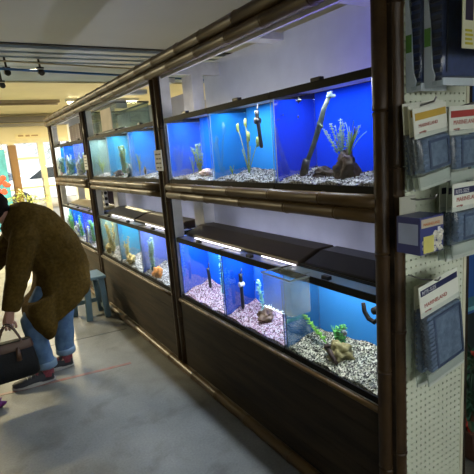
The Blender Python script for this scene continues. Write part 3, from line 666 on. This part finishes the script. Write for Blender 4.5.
# ------------------------------------------------------------------ hanging goods
bagp = glass('clear bag', (.93, .96, .96), refl=.03, graze=.35, rough=.12, haze=.06, hcol=(.8, .85, .85))
card_m = mat('header card', (.78, .8, .68), rough=.5, var=.04); navy = mat('navy band', (.02, .025, .08), rough=.4)
denim = mat('blue filter floss', (.085, .13, .21), rough=.7, col2=(.17, .24, .34), scale=50)
navyf = mat('navy filter floss', (.012, .028, .12), rough=.6, col2=(.03, .06, .20), scale=50)
redp = mat('red print', (.42, .07, .04)); orange = mat('orange print', (.55, .18, .05)); wp = mat('white print', (.7, .7, .7)); yel = mat('yellow stripe', (.55, .36, .05)); grn = mat('green label', (.12, .3, .05)); redb = mat('red stripe', (.4, .05, .04))
def pack(x, y, z, w, h, label, hd=.09, tilt=0, turn=0, band=None, word='MARINELAND', top=None, cart=denim, group='filter cartridge packs on the pegboard', dep=.022, ridges=True, words=True):
    """hangs from its top centre at (x,y,z); front faces -Y"""
    M = Matrix.Translation((x, y, z)) @ Matrix.Rotation(turn, 4, 'Z') @ Matrix.Rotation(tilt, 4, 'Y')
    t = thing('cartridge_pack', label, 'filter cartridge pack', M=M, group=group)
    hw = w/2
    # header card with a hang hole
    MB().box(-hw, hw, -.001, .001, -hd, 0).build('header_card', card_m, t)
    if band:
        MB().box(-hw+.008, hw-.004, -.0018, -.0011, -.034, -.014).build('band', band, t)
        if words and band is navy:
            text('RITE-SIZE', .017, wp, t, (-hw+.014, -.0022, -.030))
    if words:
        text(word, .0185 if w > .16 else .014, redp, t, (-hw+.02, -.0016, -hd+.030)); text('cartridge', .009, redp, t, (-hw+.02, -.0016, -hd+.014))
    # cartridge: frame, inner floss, ribs
    c = MB().box(-hw+.018, hw-.010, -dep/2+.002, dep/2-.002, -h+.045, -hd-.004).build('cartridge', cart, t, bevel=.004)
    fr = MB().box(-hw+.045, -hw+.053, -dep/2-.002, -dep/2+.001, -h+.05, -hd-.012).box(hw-.020, hw-.012, -dep/2-.002, -dep/2+.001, -h+.05, -hd-.012).box(-hw+.053, hw-.02, -dep/2-.002, -dep/2+.001, -hd-.020, -hd-.012).box(-hw+.053, hw-.02, -dep/2-.002, -dep/2+.001, -h+.05, -h+.058)
    fr.build('cartridge_frame', mat('frame '+cart.name, tuple(q*.75 for q in ((.06, .10, .19) if cart is denim else (.02, .03, .09)))), c)
    if ridges:
        rb = MB(); zz = -hd-.016
        while zz > -h+.055: rb.box(-hw+.016, -hw+.040, -dep/2-.003, dep/2, zz-.006, zz); zz -= .015
        rb.build('ribs', cart, c)
    # clear bag, tapering to flat seams at the top and bottom, slightly crumpled
    rr = random.Random(int(x*1000+z*100)); rg = []
    for i in range(13):
        q = i/12; zz = -hd*.85-(h-hd*.85)*q; th = dep*.62*math.sin(PI*min(1, q*1.02+.01))**.35+.001
        row = []
        for k in range(16):
            a = 2*PI*k/16; cx, sy = math.cos(a), math.sin(a)
            xx = math.copysign(abs(cx)**.35, cx)*hw*(1-.02*rr.random()); yy = math.copysign(abs(sy)**.5, sy)*(th+rr.uniform(-1, 1)*.0012)
            row.append((xx, yy, zz+rr.uniform(-1, 1)*.002))
        rg.append(row)
    MB().rings(rg).build('clear_bag', bagp, t)
    MB().box(-hw+.004, hw-.004, -.0025, .0025, -h-.004, -h+.036).build('bag_seam', glass('bag seam', (.7, .75, .72), refl=.06, haze=.85, hcol=(.86, .9, .82)), t)
    return t
def hook(x, z, ln, label, dy=0):
    return tag(MB().tube([(x, YP+.001, z), (x, YP-ln*.5, z-.004), (x, YP-ln, z+.004), (x, YP-ln-.008, z+.016)], .0028, 8).build('peg_hook', steel, loc=(x, YP, z)), label, 'hook', 'peg hooks')
# second row: three packs one behind the other, then a red striped one
pack(1.240, .918, 1.572, .172, .258, 'rearmost of three filter packs left of the red striped pack', tilt=-.077, band=None, words=False)
pack(1.221, .888, 1.565, .162, .247, 'middle one of three filter packs left of the red striped pack', tilt=-.10, band=yel, words=False)
pack(1.195, .857, 1.555, .153, .232, 'yellow striped filter pack, frontmost of three left of the red striped pack', tilt=-.13, band=yel, hd=.085)
pack(1.392, .86, 1.553, .20, .235, 'red striped filter cartridge pack cut off by the right edge', tilt=-.03, band=redb, hd=.085)
# third row right
pack(1.425, .905, 1.312, .215, .25, 'rearmost filter pack right of the blue box', tilt=.036, band=navy, words=False)
pack(1.405, .868, 1.316, .215, .245, 'middle filter pack right of the blue box', tilt=.025, band=navy, words=False)
pack(1.376, .832, 1.320, .21, .225, 'front filter pack with navy header stripe right of the blue box', tilt=0, band=navy, hd=.085)
# lowest: two packs
pack(1.280, .905, 1.006, .186, .352, 'rear filter pack half hidden behind the lowest tilted pack', tilt=-.035, band=None, words=False, hd=.08)
pack(1.252, .865, 1.028, .199, .35, 'lowest tilted filter pack with navy stripe and denim blue cartridge', tilt=-.145, band=navy, hd=.105)
# top: two thick navy packs and a label card
def thick(x, y, z, w, h, dep, label):
    t = thing('cartridge_pack', label, 'filter cartridge pack', (x, y, z), group='filter cartridge packs on the pegboard')
    c = MB().box(x+.012, x+w, y-dep+.012, y-.006, z+.03, z+h).build('cartridge', navyf, t, bevel=.004)
    rb = MB(); zz = z+.04
    while zz < z+h-.02: rb.box(x+.006, x+.013, y-dep+.014, y-.010, zz, zz+.013); zz += .024
    rb.box(x+.03, x+.036, y-dep+.009, y-dep+.012, z+.04, z+h).build('ribs', mat('rib navy', (.008, .015, .05), rough=.4), c)
    rg = []; rr = random.Random(int(x*100))
    for i in range(15):
        q = i/14; zz = z+.005+q*h; k_ = min(1, .35+q*6) if q < .12 else 1
        cx, cy = x+w/2, y-dep/2; a_, b_ = w/2+.004, dep/2*k_+.002
        rg.append([(cx+math.copysign(abs(math.cos(t_))**.3, math.cos(t_))*a_+rr.uniform(-1, 1)*.0015, cy+math.copysign(abs(math.sin(t_))**.3, math.sin(t_))*b_+rr.uniform(-1, 1)*.002, zz) for t_ in [2*PI*j/20 for j in range(20)]])
    MB().rings(rg).build('clear_bag', bagp, t)
    MB().box(x-.001, x+w, y-dep-.001, y-dep+.004, z, z+.022).box(x-.002, x+.004, y-dep, y+.002, z, z+.016).prism([(y+.002, z+.016), (y-.030, z+.016), (y-.033, z+.03), (y-.024, z+.055), (y-.020, z+.12), (y-.018, z+.17), (y-.008, z+.25), (y-.006, z+h), (y+.002, z+h)], 0, x-.005, x+.001).build('bag_seam', glass('white seam', (.7, .78, .8), refl=.08, haze=.95, hcol=(.9, .97, 1)), t)
    MB().box(x-.0065, x-.0052, y-.020, y, z+.115, z+.165).build('green_label', grn, t)
    return t
thick(1.228, .957, 1.602, .12, .42, .050, 'thick navy filter pack hanging at the top left of the pegboard')
thick(1.240, .902, 1.608, .23, .42, .058, 'wide navy filter pack at the top right of the pegboard')
lc_ = thing('label_card', 'printed cream card with black square in front of the navy packs', 'card', (1.30, .775, 1.70))
MB().box(1.215, 1.45, .772, .774, 1.693, 1.95).build('card_sheet', mat('cream card', (.62, .62, .42), var=.03), lc_)
m = MB().box(1.228, 1.262, .7708, .7718, 1.765, 1.825).box(1.29, 1.40, .7708, .7718, 1.77, 1.776).box(1.29, 1.40, .7708, .7718, 1.845, 1.851)
m.build('print', mat('card ink', (.03, .02, .05)), lc_)
m = MB()
for k in range(4): m.box(1.228, 1.262-.004*(k % 2), .7708, .7718, 1.703+k*.011, 1.709+k*.011)
m.build('yellow_print', mat('yellow ink', (.5, .45, .02)), lc_)
MB().box(1.285, 1.33, .7708, .7718, 1.738, 1.758).build('red_print', redb, lc_)
hook(1.33, 1.935, .189, 'peg hook holding the printed cream card')
# box of ceramic media
bxt = thing('media_box', 'blue box of white ceramic rings hanging on the pegboard', 'box', (1.22, .90, 1.12), group=None)
bx0, bx1, by0, by1, bz0, bz1 = 1.132, 1.242, .84, .925, 1.123, 1.236
MB().box(bx0, bx1, by0, by1, bz0, bz1).build('carton', mat('carton blue', (.05, .06, .2), rough=.35), bxt, bevel=.002)
MB().box(bx0+.015, bx1-.02, by1-.001, by1+.001, bz1, bz1+.055).build('hang_card', mat('grey card', (.45, .45, .36)), bxt)
MB().box(bx0+.004, bx1-.004, by0-.001, by0-.0002, bz1-.032, bz1-.006).build('orange_band', mat('sand band', (.5, .42, .3)), bxt)
text('MARINELAND', .0125, orange, bxt, (bx0+.012, by0-.0014, bz1-.026))
MB().box(bx0-.001, bx0-.0002, by0+.008, by1-.008, bz0+.03, bz1-.02).build('side_print', mat('pale blue print', (.35, .42, .6)), bxt)
m = MB(); rr = random.Random(5)
for i in range(90):
    px, pz = rr.uniform(bx0+.01, bx1-.008), rr.uniform(bz0+.008, bz1-.045)
    if (px-bx0)*.45+(bz1-.045-pz) < .035: continue
    a = rr.random()*3; m.tube([(px, by0-.0012, pz), (px+.0001, by0-.0005, pz)], .0062, 8)
m.build('ring_picture', mat('ceramic white', (.75, .72, .6), var=.2, scale=90), bxt)
MB().box(bx0+.012, bx0+.06, by0-.0022, by0-.0014, bz0+.004, bz0+.055).build('yellow_print', mat('pale yellow', (.6, .55, .15)), bxt)
MB().box(bx1-.03, bx1-.018, by0-.0016, by0-.0008, bz1-.05, bz1-.036).build('price_sticker', wp, bxt)
hook(1.20, 1.283, .12, 'thin peg hook holding the blue box'); hook(1.195, 1.560, .12, 'peg hook through the yellow striped packs'); hook(1.40, 1.555, .12, 'peg hook through the red striped pack')
hook(1.39, 1.318, .15, 'peg hook through the navy striped packs right of the blue box'); hook(1.235, 1.02, .11, 'peg hook through the lowest tilted pack')

# next aisle, right edge of the picture
sh = thing('shelf_unit', 'dark blue shelf unit in the next aisle', 'shelf', (2.3, 1.4, 0))
MB().box(2.0, 2.7, 1.30, 1.33, .55, 2.2).box(2.0, 2.03, 1.33, 2.4, 0, 2.2).build('side_panel', mat('dark blue panel', (.02, .09, .30), rough=.5), sh)
MB().box(2.03, 2.7, 1.31, 1.33, 0, .55).build('lower_panel', mat('near black panel', (.01, .02, .02)), sh)
for z in (.62, .98, 1.3): MB().box(1.98, 2.7, 1.22, 1.299, z, z+.02).build('shelf_board', mat('teal shelf edge', (.15, .4, .42)), sh)
def plant(x, y, z, h, label, n=110, m=g3, flower=None, pot=True, s=.15, leaf=.06):
    t = thing('potted_plant', label, 'plant', (x, y, z)); rr = random.Random(int(x*77+y*13)); 
    MB().prism([(x-.07, z), (x+.07, z), (x+.09, z+.15), (x-.09, z+.15)], 1, y-.08, y+.08).build('pot', mat('plant pot', (.10, .05, .03)), t, bevel=.01)
    b = MB(); fl = MB(); k = 0
    for i in range(n):
        a = rr.random()*6.28; q = rr.random(); p = Vector((x+math.cos(a)*s*q, y+math.sin(a)*s*q, z+.15+h*rr.random()*(1-.4*q)))
        d = Vector((math.cos(a), math.sin(a), rr.uniform(-.3, .9)))*leaf
        b.blade([p, p+d*.5, p+d+Vector((0, 0, -leaf*.25))], leaf*.28)
        if flower and i % 9 == 0: fl.ell(p+d, (.022, .022, .018), 8, 5, jit=.5, seed=i)
    for i in range(5):
        a = i*1.3; b.tube([(x, y, z+.14), (x+math.cos(a)*s*.4, y+math.sin(a)*s*.4, z+.15+h*.7)], .004, 5)
    b.build('foliage', m, t)
    if flower: fl.build('flowers', flower, t)
    return t
plant(1.86, 1.12, 0, .38, 'dark leafy plant with red flowers in the next aisle', flower=mat('red petals', (.6, .05, .03)), m=mat('dark leaves', (.02, .08, .04)), s=.09)
# near the entrance
plant(.98, 8.1, .62, .34, 'yellow green leafy plant beyond the bending person', n=160, m=mat('yellow green leaves', (.35, .4, .08), var=.4), s=.30, leaf=.11)  # leaves are yellow green by their own colour
tb = thing('plant_stand', 'low wooden stand carrying the leafy plant near the entrance', 'stand', (.98, 8.1, 0))
MB().box(.7, 1.26, 7.85, 8.35, .58, .62).build('stand_top', mat('oak', (.3, .18, .07)), tb)
for dx in (.73, 1.2):
    for dy in (7.88, 8.29): MB().box(dx, dx+.035, dy, dy+.035, 0, .58).build('leg', MATS['oak'], tb)
po = thing('wooden_post', 'square brown wooden post standing near the entrance', 'post', (.84, 9.2, 0))
MB().box(.94, 1.07, 9.2, 9.33, 0, 1.85).build('shaft', mat('brown post', (.13, .07, .025), scale=20, stretch=(1, 1, .1)), po, bevel=.005)
MB().box(.92, 1.09, 9.18, 9.35, 0, .08).build('foot_block', MATS['brown post'], po)
ps2 = thing('poster_board', 'teal poster board with red flowers left of the wooden post', 'poster board', (.6, 9.1, 0))
MB().box(.3, .86, 9.10, 9.13, .35, 1.78).build('board', mat('teal poster', (.06, .28, .38), var=.2), ps2)
m = MB(); rr = random.Random(3)
for i in range(16): m.tube([(.62+rr.random()*.23, 9.095, 1.06+rr.random()*.3), (.62+rr.random()*.23, 9.099, 1.06+rr.random()*.3)][:1]*1+[( .7, 9.099, 1.2)], .05, 10) if False else m.ell((.60+rr.random()*.24, 9.095, 1.02+rr.random()*.3), (.045, .004, .04), 8, 5)
m.build('flower_picture', mat('red flower print', (.75, .08, .04)), ps2)
MB().box(.35, .38, 9.13, 9.16, 0, 1.6).box(.78, .81, 9.13, 9.16, 0, 1.6).build('stand_leg', darkwood, ps2)

# ------------------------------------------------------------------ ceiling fittings
def pipe(p0, p1, rad, m, label, name='ceiling_pipe', hang=True):
    t = thing(name, label, 'pipe', p0)
    MB().tube([p0, p1], rad, 12).build('pipe_run', m, t)
    hm = MB()
    for q in (.1, .45, .85):
        p = Vector(p0).lerp(Vector(p1), q); hm.tube([p, (p.x, p.y, H+.02)], .004, 6)
    hm.build('hanger', steel, t); return t
pipe((-3.1, 4.15, 2.36), (4.5, 5.60, 2.36), .012, mat('blue pipe', (.02, .12, .35), rough=.35), 'thin blue pipe running across the ceiling')
pipe((-3.1, 4.10, 2.40), (4.5, 5.35, 2.40), .008, mat('beige pipe', (.4, .36, .25), rough=.4), 'thin beige pipe beside the blue ceiling pipe')
def spot(x, y, z, label):
    t = thing('spotlight', label, 'spotlight', (x, y, H+.02), group='black ceiling spotlights')
    MB().box(x-.035, x+.03, y-.02, y+.02, z+.045, z+.06).tube([(x, y, z+.055), (x-.012, y, H+.02)], .010, 10).build('mount', black, t)
    MB().box(x-.025, x+.025, y-.03, y+.03, z-.0, z+.035).tube([(x, y+.02, z+.02), (x, y-.045, z+.002)], [.022, .028], 16).build('lamp_head', black, t)
spot(.90, 4.92, 2.335, 'black spotlight clamped to the blue ceiling pipe, right one')
spot(.60, 4.90, 2.325, 'black spotlight on the blue ceiling pipe near the left edge')
spot(.62, 5.62, 2.32, 'black spotlight farther back at the left edge')
def tubelight(x0, x1, y, label, on, power=0):
    t = thing('ceiling_light', label, 'ceiling light', ((x0+x1)/2, y, H), group='tube lights on the cream ceiling')
    MB().box(x0, x1, y-.05, y+.05, H-.045, H-.0005).build('housing', mat('light housing', (.3, .25, .2)) if not on else whiteplastic, t)
    MB().tube([(x0+.03, y, H-.06), (x1-.03, y, H-.06)], .018, 12).build('tube', emis('warm tube', (1, .86, .5), 26) if on else mat('dead tube', (.25, .2, .15)), t)
    if on: lamp('tube_glow', t, ((x0+x1)/2, y, H-.09), x1-x0, .08, power, (1, .84, .5))
tubelight(.5, 1.72, 8.2, 'unlit tube light left of the glowing one on the cream ceiling', False)
tubelight(1.80, 3.05, 8.1, 'glowing warm tube light near the far end of the rack', True, 260)
tubelight(-1.6, -.2, 7.4, 'unseen warm tube light left of view, warming the far bamboo', True, 400)  # unseen lamp, gives the far bamboo its golden light

# ------------------------------------------------------------------ stool
stb = mat('blue grey stool paint', (.07, .12, .14), rough=.6, var=.12)
sx, sy = .90, 4.22
sl = thing('step_stool', 'blue grey wooden step stool beside the rack', 'stool', (1.0, 4.4, 0))
MB().box(.78, 1.075, 4.20, 4.50, .385, .415).build('seat', stb, sl, bevel=.006)
def leg(xa, ya, xb, yb, w=.028): return MB().prism([(xa-w, 0), (xa+w, 0), (xb+w, .385), (xb-w, .385)], 1, ya, ya+.03)
for (xa, xb) in ((.90, .87), (1.06, 1.045)) :
    pass
for xa, xb, ya in ((.88, .90, 4.22), (1.055, 1.03, 4.22), (.80, .82, 4.46), (1.055, 1.03, 4.46)):
    leg(xa, ya, xb, ya).build('leg', stb, sl, bevel=.004)
MB().box(.82, 1.06, 4.47, 4.485, .10, .14).build('stretcher', stb, sl)
MB().box(1.045, 1.065, 4.25, 4.46, .06, .10).build('stretcher', stb, sl)

# ------------------------------------------------------------------ person bending over, seen from the side
CY = 3.38
skin = mat('skin', (.35, .18, .12), rough=.5, var=.05); cardm = mat('olive brown knit', (.050, .029, .006), rough=.95, spec=.05, col2=(.085, .052, .011), scale=60, bump=.5, bscale=220)
jean = mat('blue jeans', (.05, .09, .15), rough=.9, spec=.1, col2=(.09, .15, .23), scale=18, bump=.3, bscale=250); cuffm = mat('pale cuff denim', (.12, .18, .24), rough=.85)
hairm = mat('dark hair', (.010, .007, .006), rough=.9, spec=.1, scale=60)
per = thing('person', 'person bending forward in olive brown cardigan and rolled jeans, holding a bag', 'person', (.42, CY, 0))
def skin_body():
    J = [((.55, CY, .74), .11), ((.50, CY, .86), .10), ((.42, CY, .98), .11), ((.33, CY, 1.08), .10), ((.27, CY, 1.14), .055), ((.225, CY, 1.185), .05),   # 0-5 spine, neck
         ((.16, CY, 1.235), .085), ((.14, CY, 1.28), .07),                                                         # 6,7 head
         ((.34, CY-.15, 1.06), .055), ((.26, CY-.20, .80), .042), ((.175, CY-.24, .575), .028),                        # 8-10 near arm
         ((.34, CY+.15, 1.06), .055), ((.20, CY+.22, .84), .042), ((.03, CY+.18, .70), .028),                        # 11-13 far arm
         ((.53, CY-.09, .70), .09), ((.305, 3.265, .44), .06), ((.345, 3.235, .12), .036), ((.335, 3.232, .06), .036), ((.22, 3.25, .035), .03),  # 14-18 near leg
         ((.56, CY+.07, .70), .09), ((.53, 3.40, .42), .062), ((.50, 3.385, .12), .036), ((.50, 3.38, .06), .036), ((.39, 3.38, .035), .03)]      # 19-23 far leg
    Ed = [(0, 1), (1, 2), (2, 3), (3, 4), (4, 5), (5, 6), (6, 7), (3, 8), (8, 9), (9, 10), (3, 11), (11, 12), (12, 13), (0, 14), (14, 15), (15, 16), (16, 17), (17, 18), (0, 19), (19, 20), (20, 21), (21, 22), (22, 23)]
    # near hand: palm + curled fingers gripping the handles (folds towards -z)
    def chain(start, pts):
        last = start
        for p, rd in pts:
            J.append((p, rd)); Ed.append((last, len(J)-1)); last = len(J)-1
    for s, (wx, wy, wz) in ((10, (.175, CY-.24, .575)), (13, (.03, CY+.18, .70))):
        J.append(((wx-.012, wy-.002, wz-.05), .024)); Ed.append((s, len(J)-1)); pm = len(J)-1
        for k in range(4):
            fx = wx-.038+k*.019; L = (.9, 1, .95, .8)[k]
            chain(pm, [((fx, wy-.010, wz-.078), .0095), ((fx, wy-.022, wz-.078-.026*L), .0085), ((fx, wy-.002, wz-.078-.042*L), .008), ((fx, wy+.018, wz-.078-.028*L), .0075)])
        chain(pm, [((wx-.04, wy+.016, wz-.055), .011), ((wx-.046, wy+.02, wz-.085), .009), ((wx-.035, wy+.014, wz-.105), .008)])
    me = bpy.data.meshes.new('body'); me.from_pydata([j[0] for j in J], Ed, []); me.materials.append(skin)
    o = bpy.data.objects.new('body', me); COL.objects.link(o)
    m = o.modifiers.new('skin', 'SKIN'); m.use_smooth_shade = True
    sv = me.skin_vertices[0].data if me.skin_vertices else None
    if sv is None:
        a = me.attributes; bm = bmesh.new(); bm.from_mesh(me); L = bm.verts.layers.skin.verify()
        bm.verts.ensure_lookup_table()
        for i, v in enumerate(bm.verts): v[L].radius = (J[i][1], J[i][1]); v[L].use_root = (i == 0)
        bm.to_mesh(me); bm.free()
    else:
        for i, d in enumerate(sv): d.radius = (J[i][1],)*2; d.use_root = (i == 0)
    s2 = o.modifiers.new('sub', 'SUBSURF'); s2.levels = 1; s2.render_levels = 2
    o.parent = per; o.matrix_parent_inverse = Matrix.Translation(-per.location)
    return o
skin_body()
def ring(cx, cz, vx, vz, wy, cy=CY, n=28, e=2.3):
    out = []
    for k in range(n):
        a = 2*PI*k/n; c, s = math.cos(a), math.sin(a)
        c = math.copysign(abs(c)**(2/e), c); s = math.copysign(abs(s)**(2/e), s)
        fold = 1+.025*math.sin(5*a+cz*9)
        out.append((cx+vx*c*fold, cy+wy*s*fold, cz+vz*c*fold))
    return out
cg = MB()
cg.rings([ring(.52, .465, .20, .115, .235), ring(.525, .53, .215, .085, .24), ring(.535, .61, .21, .05, .24), ring(.55, .69, .195, .05, .23), ring(.555, .78, .18, .06, .215), ring(.525, .87, .17, .085, .21),
          ring(.475, .96, .155, .11, .21), ring(.42, 1.03, .13, .13, .21), ring(.36, 1.085, .10, .13, .20), ring(.30, 1.13, .065, .11, .14), ring(.26, 1.155, .04, .075, .08)])
cg.tube([(.37, CY-.12, 1.06), (.335, CY-.17, 1.0), (.29, CY-.20, .89), (.255, CY-.22, .79), (.215, CY-.235, .68), (.18, CY-.24, .575)], [.095, .095, .082, .072, .064, .052], 18)
cg.tube([(.37, CY+.12, 1.06), (.31, CY+.18, .98), (.20, CY+.22, .86), (.10, CY+.2, .77), (.04, CY+.18, .72)], [.095, .09, .075, .06, .05], 18)
# front flap hanging down
cg.rings([ring(.385, .60, .115, .04, .215, CY-.05), ring(.37, .52, .115, .04, .215, CY-.06), ring(.38, .43, .09, .04, .20, CY-.07), ring(.40, .36, .06, .03, .16, CY-.09), ring(.405, .315, .025, .018, .09, CY-.13)])
o = cg.build('cardigan', cardm, per)
rm = o.modifiers.new('remesh', 'REMESH'); rm.mode = 'VOXEL'; rm.voxel_size = .011; rm.use_smooth_shade = True
smo = o.modifiers.new('smooth', 'SMOOTH'); smo.iterations = 6; smo.factor = .6
tx = bpy.data.textures.new('folds', 'CLOUDS'); tx.noise_scale = .10
dm = o.modifiers.new('folds', 'DISPLACE'); dm.texture = tx; dm.strength = .022; dm.mid_level = .5
jg = MB()
jg.tube([(.54, CY-.07, .76), (.48, 3.31, .64), (.38, 3.28, .53), (.305, 3.265, .44), (.315, 3.25, .32), (.335, 3.24, .20), (.345, 3.235, .125)], [.105, .10, .09, .078, .070, .064, .062], 20)
jg.tube([(.56, CY+.07, .76), (.56, CY+.05, .66), (.54, 3.41, .54), (.525, 3.40, .42), (.515, 3.39, .32), (.508, 3.385, .20), (.505, 3.385, .125)], [.12, .11, .095, .082, .072, .066, .064], 20)
o = jg.build('jeans', jean, per)
rm = o.modifiers.new('remesh', 'REMESH'); rm.mode = 'VOXEL'; rm.voxel_size = .010; rm.use_smooth_shade = True
smo = o.modifiers.new('smooth', 'SMOOTH'); smo.iterations = 4
dm = o.modifiers.new('folds', 'DISPLACE'); dm.texture = tx; dm.strength = .014
for (x, y) in ((.347, 3.235), (.505, 3.385)):
    MB().tube([(x, y, .105), (x, y, .112), (x, y, .145), (x, y, .155)], [.062, .069, .069, .062], 24).build('rolled_cuff', cuffm, per)
    MB().tube([(x-.006, y, .045), (x, y, .09), (x, y, .15)], [.045, .042, .042], 16).ell((x-.05, y+.004, .062), (.055, .035, .026)).build('sock', mat('burgundy patterned sock', (.12, .015, .03), col2=(.25, .05, .06), scale=70), per)
def shoe(x, y):
    up = MB(); rg = []
    for px, hw, h, zc in ((.055, .020, .045, .036), (.045, .036, .066, .036), (.0, .042, .070, .036), (-.05, .042, .058, .034), (-.10, .045, .042, .030), (-.15, .046, .034, .026), (-.19, .037, .026, .024), (-.207, .016, .014, .024)):
        row = []
        for k in range(14):
            a = 2*PI*k/14; zz = math.sin(a); row.append((x+px, y+math.cos(a)*hw+px*-.08, max(.014, zc+zz*h*(.9 if zz > 0 else .5))))
        rg.append(row)
    up.rings(rg); s = up.build('sneaker', mat('black canvas', (.018, .018, .022), rough=.7), per)
    so = MB(); outl = []
    n = 24
    for k in range(n):
        a = 2*PI*k/n; c = math.cos(a); outl.append((x-.075+c*.138, y+math.sin(a)*.043*(1+.12*(-c))+(-.075+c*.138)*-.08))
    so.prism(outl, 2, .001, .028); so.build('rubber_sole', mat('worn white rubber', (.30, .29, .26)), s, bevel=.004)
    MB().box(x-.115, x-.112, y-.03, y+.03, .062, .066).tube([(x-.09, y-.022, .058), (x-.085, y, .075), (x-.08, y+.022, .062)], .003, 6).tube([(x-.065, y-.024, .064), (x-.06, y, .086), (x-.055, y+.024, .066)], .003, 6).build('laces', mat('lace', (.3, .3, .3)), s)
shoe(.325, 3.235); shoe(.485, 3.385)
hr = MB().ell((.165, CY, 1.265), (.105, .095, .105), 20, 14, jit=.12, seed=2).ell((.225, CY, 1.225), (.07, .085, .075), 16, 10, jit=.25, seed=4)
o = hr.build('hair', hairm, per)
rm = o.modifiers.new('remesh', 'REMESH'); rm.mode = 'VOXEL'; rm.voxel_size = .009; rm.use_smooth_shade = True
# face features on the underside-front of the bent head
MB().ell((.07, CY-.032, 1.225), (.006, .014, .009), 10, 8).ell((.07, CY+.032, 1.225), (.006, .014, .009), 10, 8).build('eyes', mat('eye white', (.6, .6, .58)), per)
MB().ell((.062, CY, 1.20), (.018, .013, .022), 10, 8).ell((.075, CY, 1.165), (.012, .024, .008), 10, 8).build('nose_and_lips', skin, per)
MB().ell((.15, CY-.088, 1.22), (.016, .008, .026), 10, 8).ell((.15, CY+.088, 1.22), (.016, .008, .026), 10, 8).build('ears', skin, per)

# handbag
bl = mat('black leather', (.004, .004, .004), rough=.6, spec=.2, bump=.3, bscale=80); tan = mat('brown leather', (.06, .026, .010), rough=.5)
bgx, bgy, bgz = .115, 3.10, .155
hbag = thing('handbag', 'black handbag with brown leather trim hanging from the person’s hand'.replace('’', "'"), 'handbag', (bgx, bgy, bgz))
rg = []
for zq, hw, hd_ in ((0, .165, .060), (.012, .175, .068), (.08, .172, .066), (.16, .160, .052), (.215, .148, .035), (.235, .144, .028)):
    rg.append([(bgx+math.copysign(abs(math.cos(a))**.45, math.cos(a))*hw, bgy+math.copysign(abs(math.sin(a))**.6, math.sin(a))*hd_, bgz+zq) for a in [2*PI*k/28 for k in range(28)]])
MB().rings(rg).build('bag_body', bl, hbag)
rg = []
for zq, hw, hd_ in ((.185, .158, .049), (.19, .160, .050), (.228, .150, .036), (.236, .147, .032)):
    rg.append([(bgx+math.copysign(abs(math.cos(a))**.45, math.cos(a))*hw, bgy+math.copysign(abs(math.sin(a))**.6, math.sin(a))*hd_, bgz+zq) for a in [2*PI*k/28 for k in range(28)]])
MB().rings(rg, cap=False).build('trim_band', tan, hbag)
for dy in (-.035, .035):
    pts = []
    for k in range(15):
        q = k/14; a = PI*q; pts.append((bgx+.025+math.cos(a)*.075*(1-.35*math.sin(a)), bgy+dy*(1-math.sin(a)*.6), bgz+.195+math.sin(a)*.155))
    MB().tube(pts, .006, 8).build('handle', bl if dy > 0 else tan, hbag)
MB().tube([(bgx+.06, bgy-.062, bgz+.21), (bgx+.06, bgy-.072, bgz+.19), (bgx+.06, bgy-.075, bgz+.13)], [.006, .013, .016], 10).build('tassel', tan, hbag)
tag(MB().ell((.0, 3.06, .03), (.05, .03, .03), jit=.7, seed=9).build('purple_pouch', mat('purple cloth', (.12, .01, .10)), loc=(.0, 3.06, 0)), 'small purple pouch on the floor at the left edge', 'pouch')

# ------------------------------------------------------------------ light
wd = bpy.data.worlds.new('world'); sc.world = wd; wd.use_nodes = True
t = wd.node_tree; t.nodes.clear(); o = t.nodes.new('ShaderNodeOutputWorld'); bgN = t.nodes.new('ShaderNodeBackground')
tcw = t.nodes.new('ShaderNodeTexCoord'); spw = t.nodes.new('ShaderNodeSeparateXYZ'); mrw = t.nodes.new('ShaderNodeMapRange')
mrw.inputs['From Min'].default_value = -.6; mrw.inputs['From Max'].default_value = .6; mrw.inputs['To Min'].default_value = 5.2; mrw.inputs['To Max'].default_value = 1.3
t.links.new(tcw.outputs['Generated'], spw.inputs[0]); t.links.new(spw.outputs[1], mrw.inputs[0]); t.links.new(mrw.outputs[0], bgN.inputs[1])
bgN.inputs[0].default_value = (.95, .97, 1, 1); t.links.new(bgN.outputs[0], o.inputs[0])
sl_ = bpy.data.lights.new('sun', 'SUN'); sl_.energy = 6; sl_.angle = math.radians(2); sl_.color = (1, .82, .52)
so = bpy.data.objects.new('sun', sl_); COL.objects.link(so)
sd = Vector((-.17, -1, -.27)).normalized()       # light travels this way, in through the entrance
so.rotation_euler = sd.to_track_quat('-Z', 'Y').to_euler()

clean()
sc.view_settings.view_transform = 'Standard'; sc.view_settings.look = 'None'; sc.view_settings.exposure = 0; sc.view_settings.gamma = 1
sc.view_settings.use_curve_mapping = False
sc.cycles.use_denoising = True; sc.cycles.max_bounces = 10; sc.cycles.transparent_max_bounces = 24; sc.cycles.sample_clamp_indirect = 6
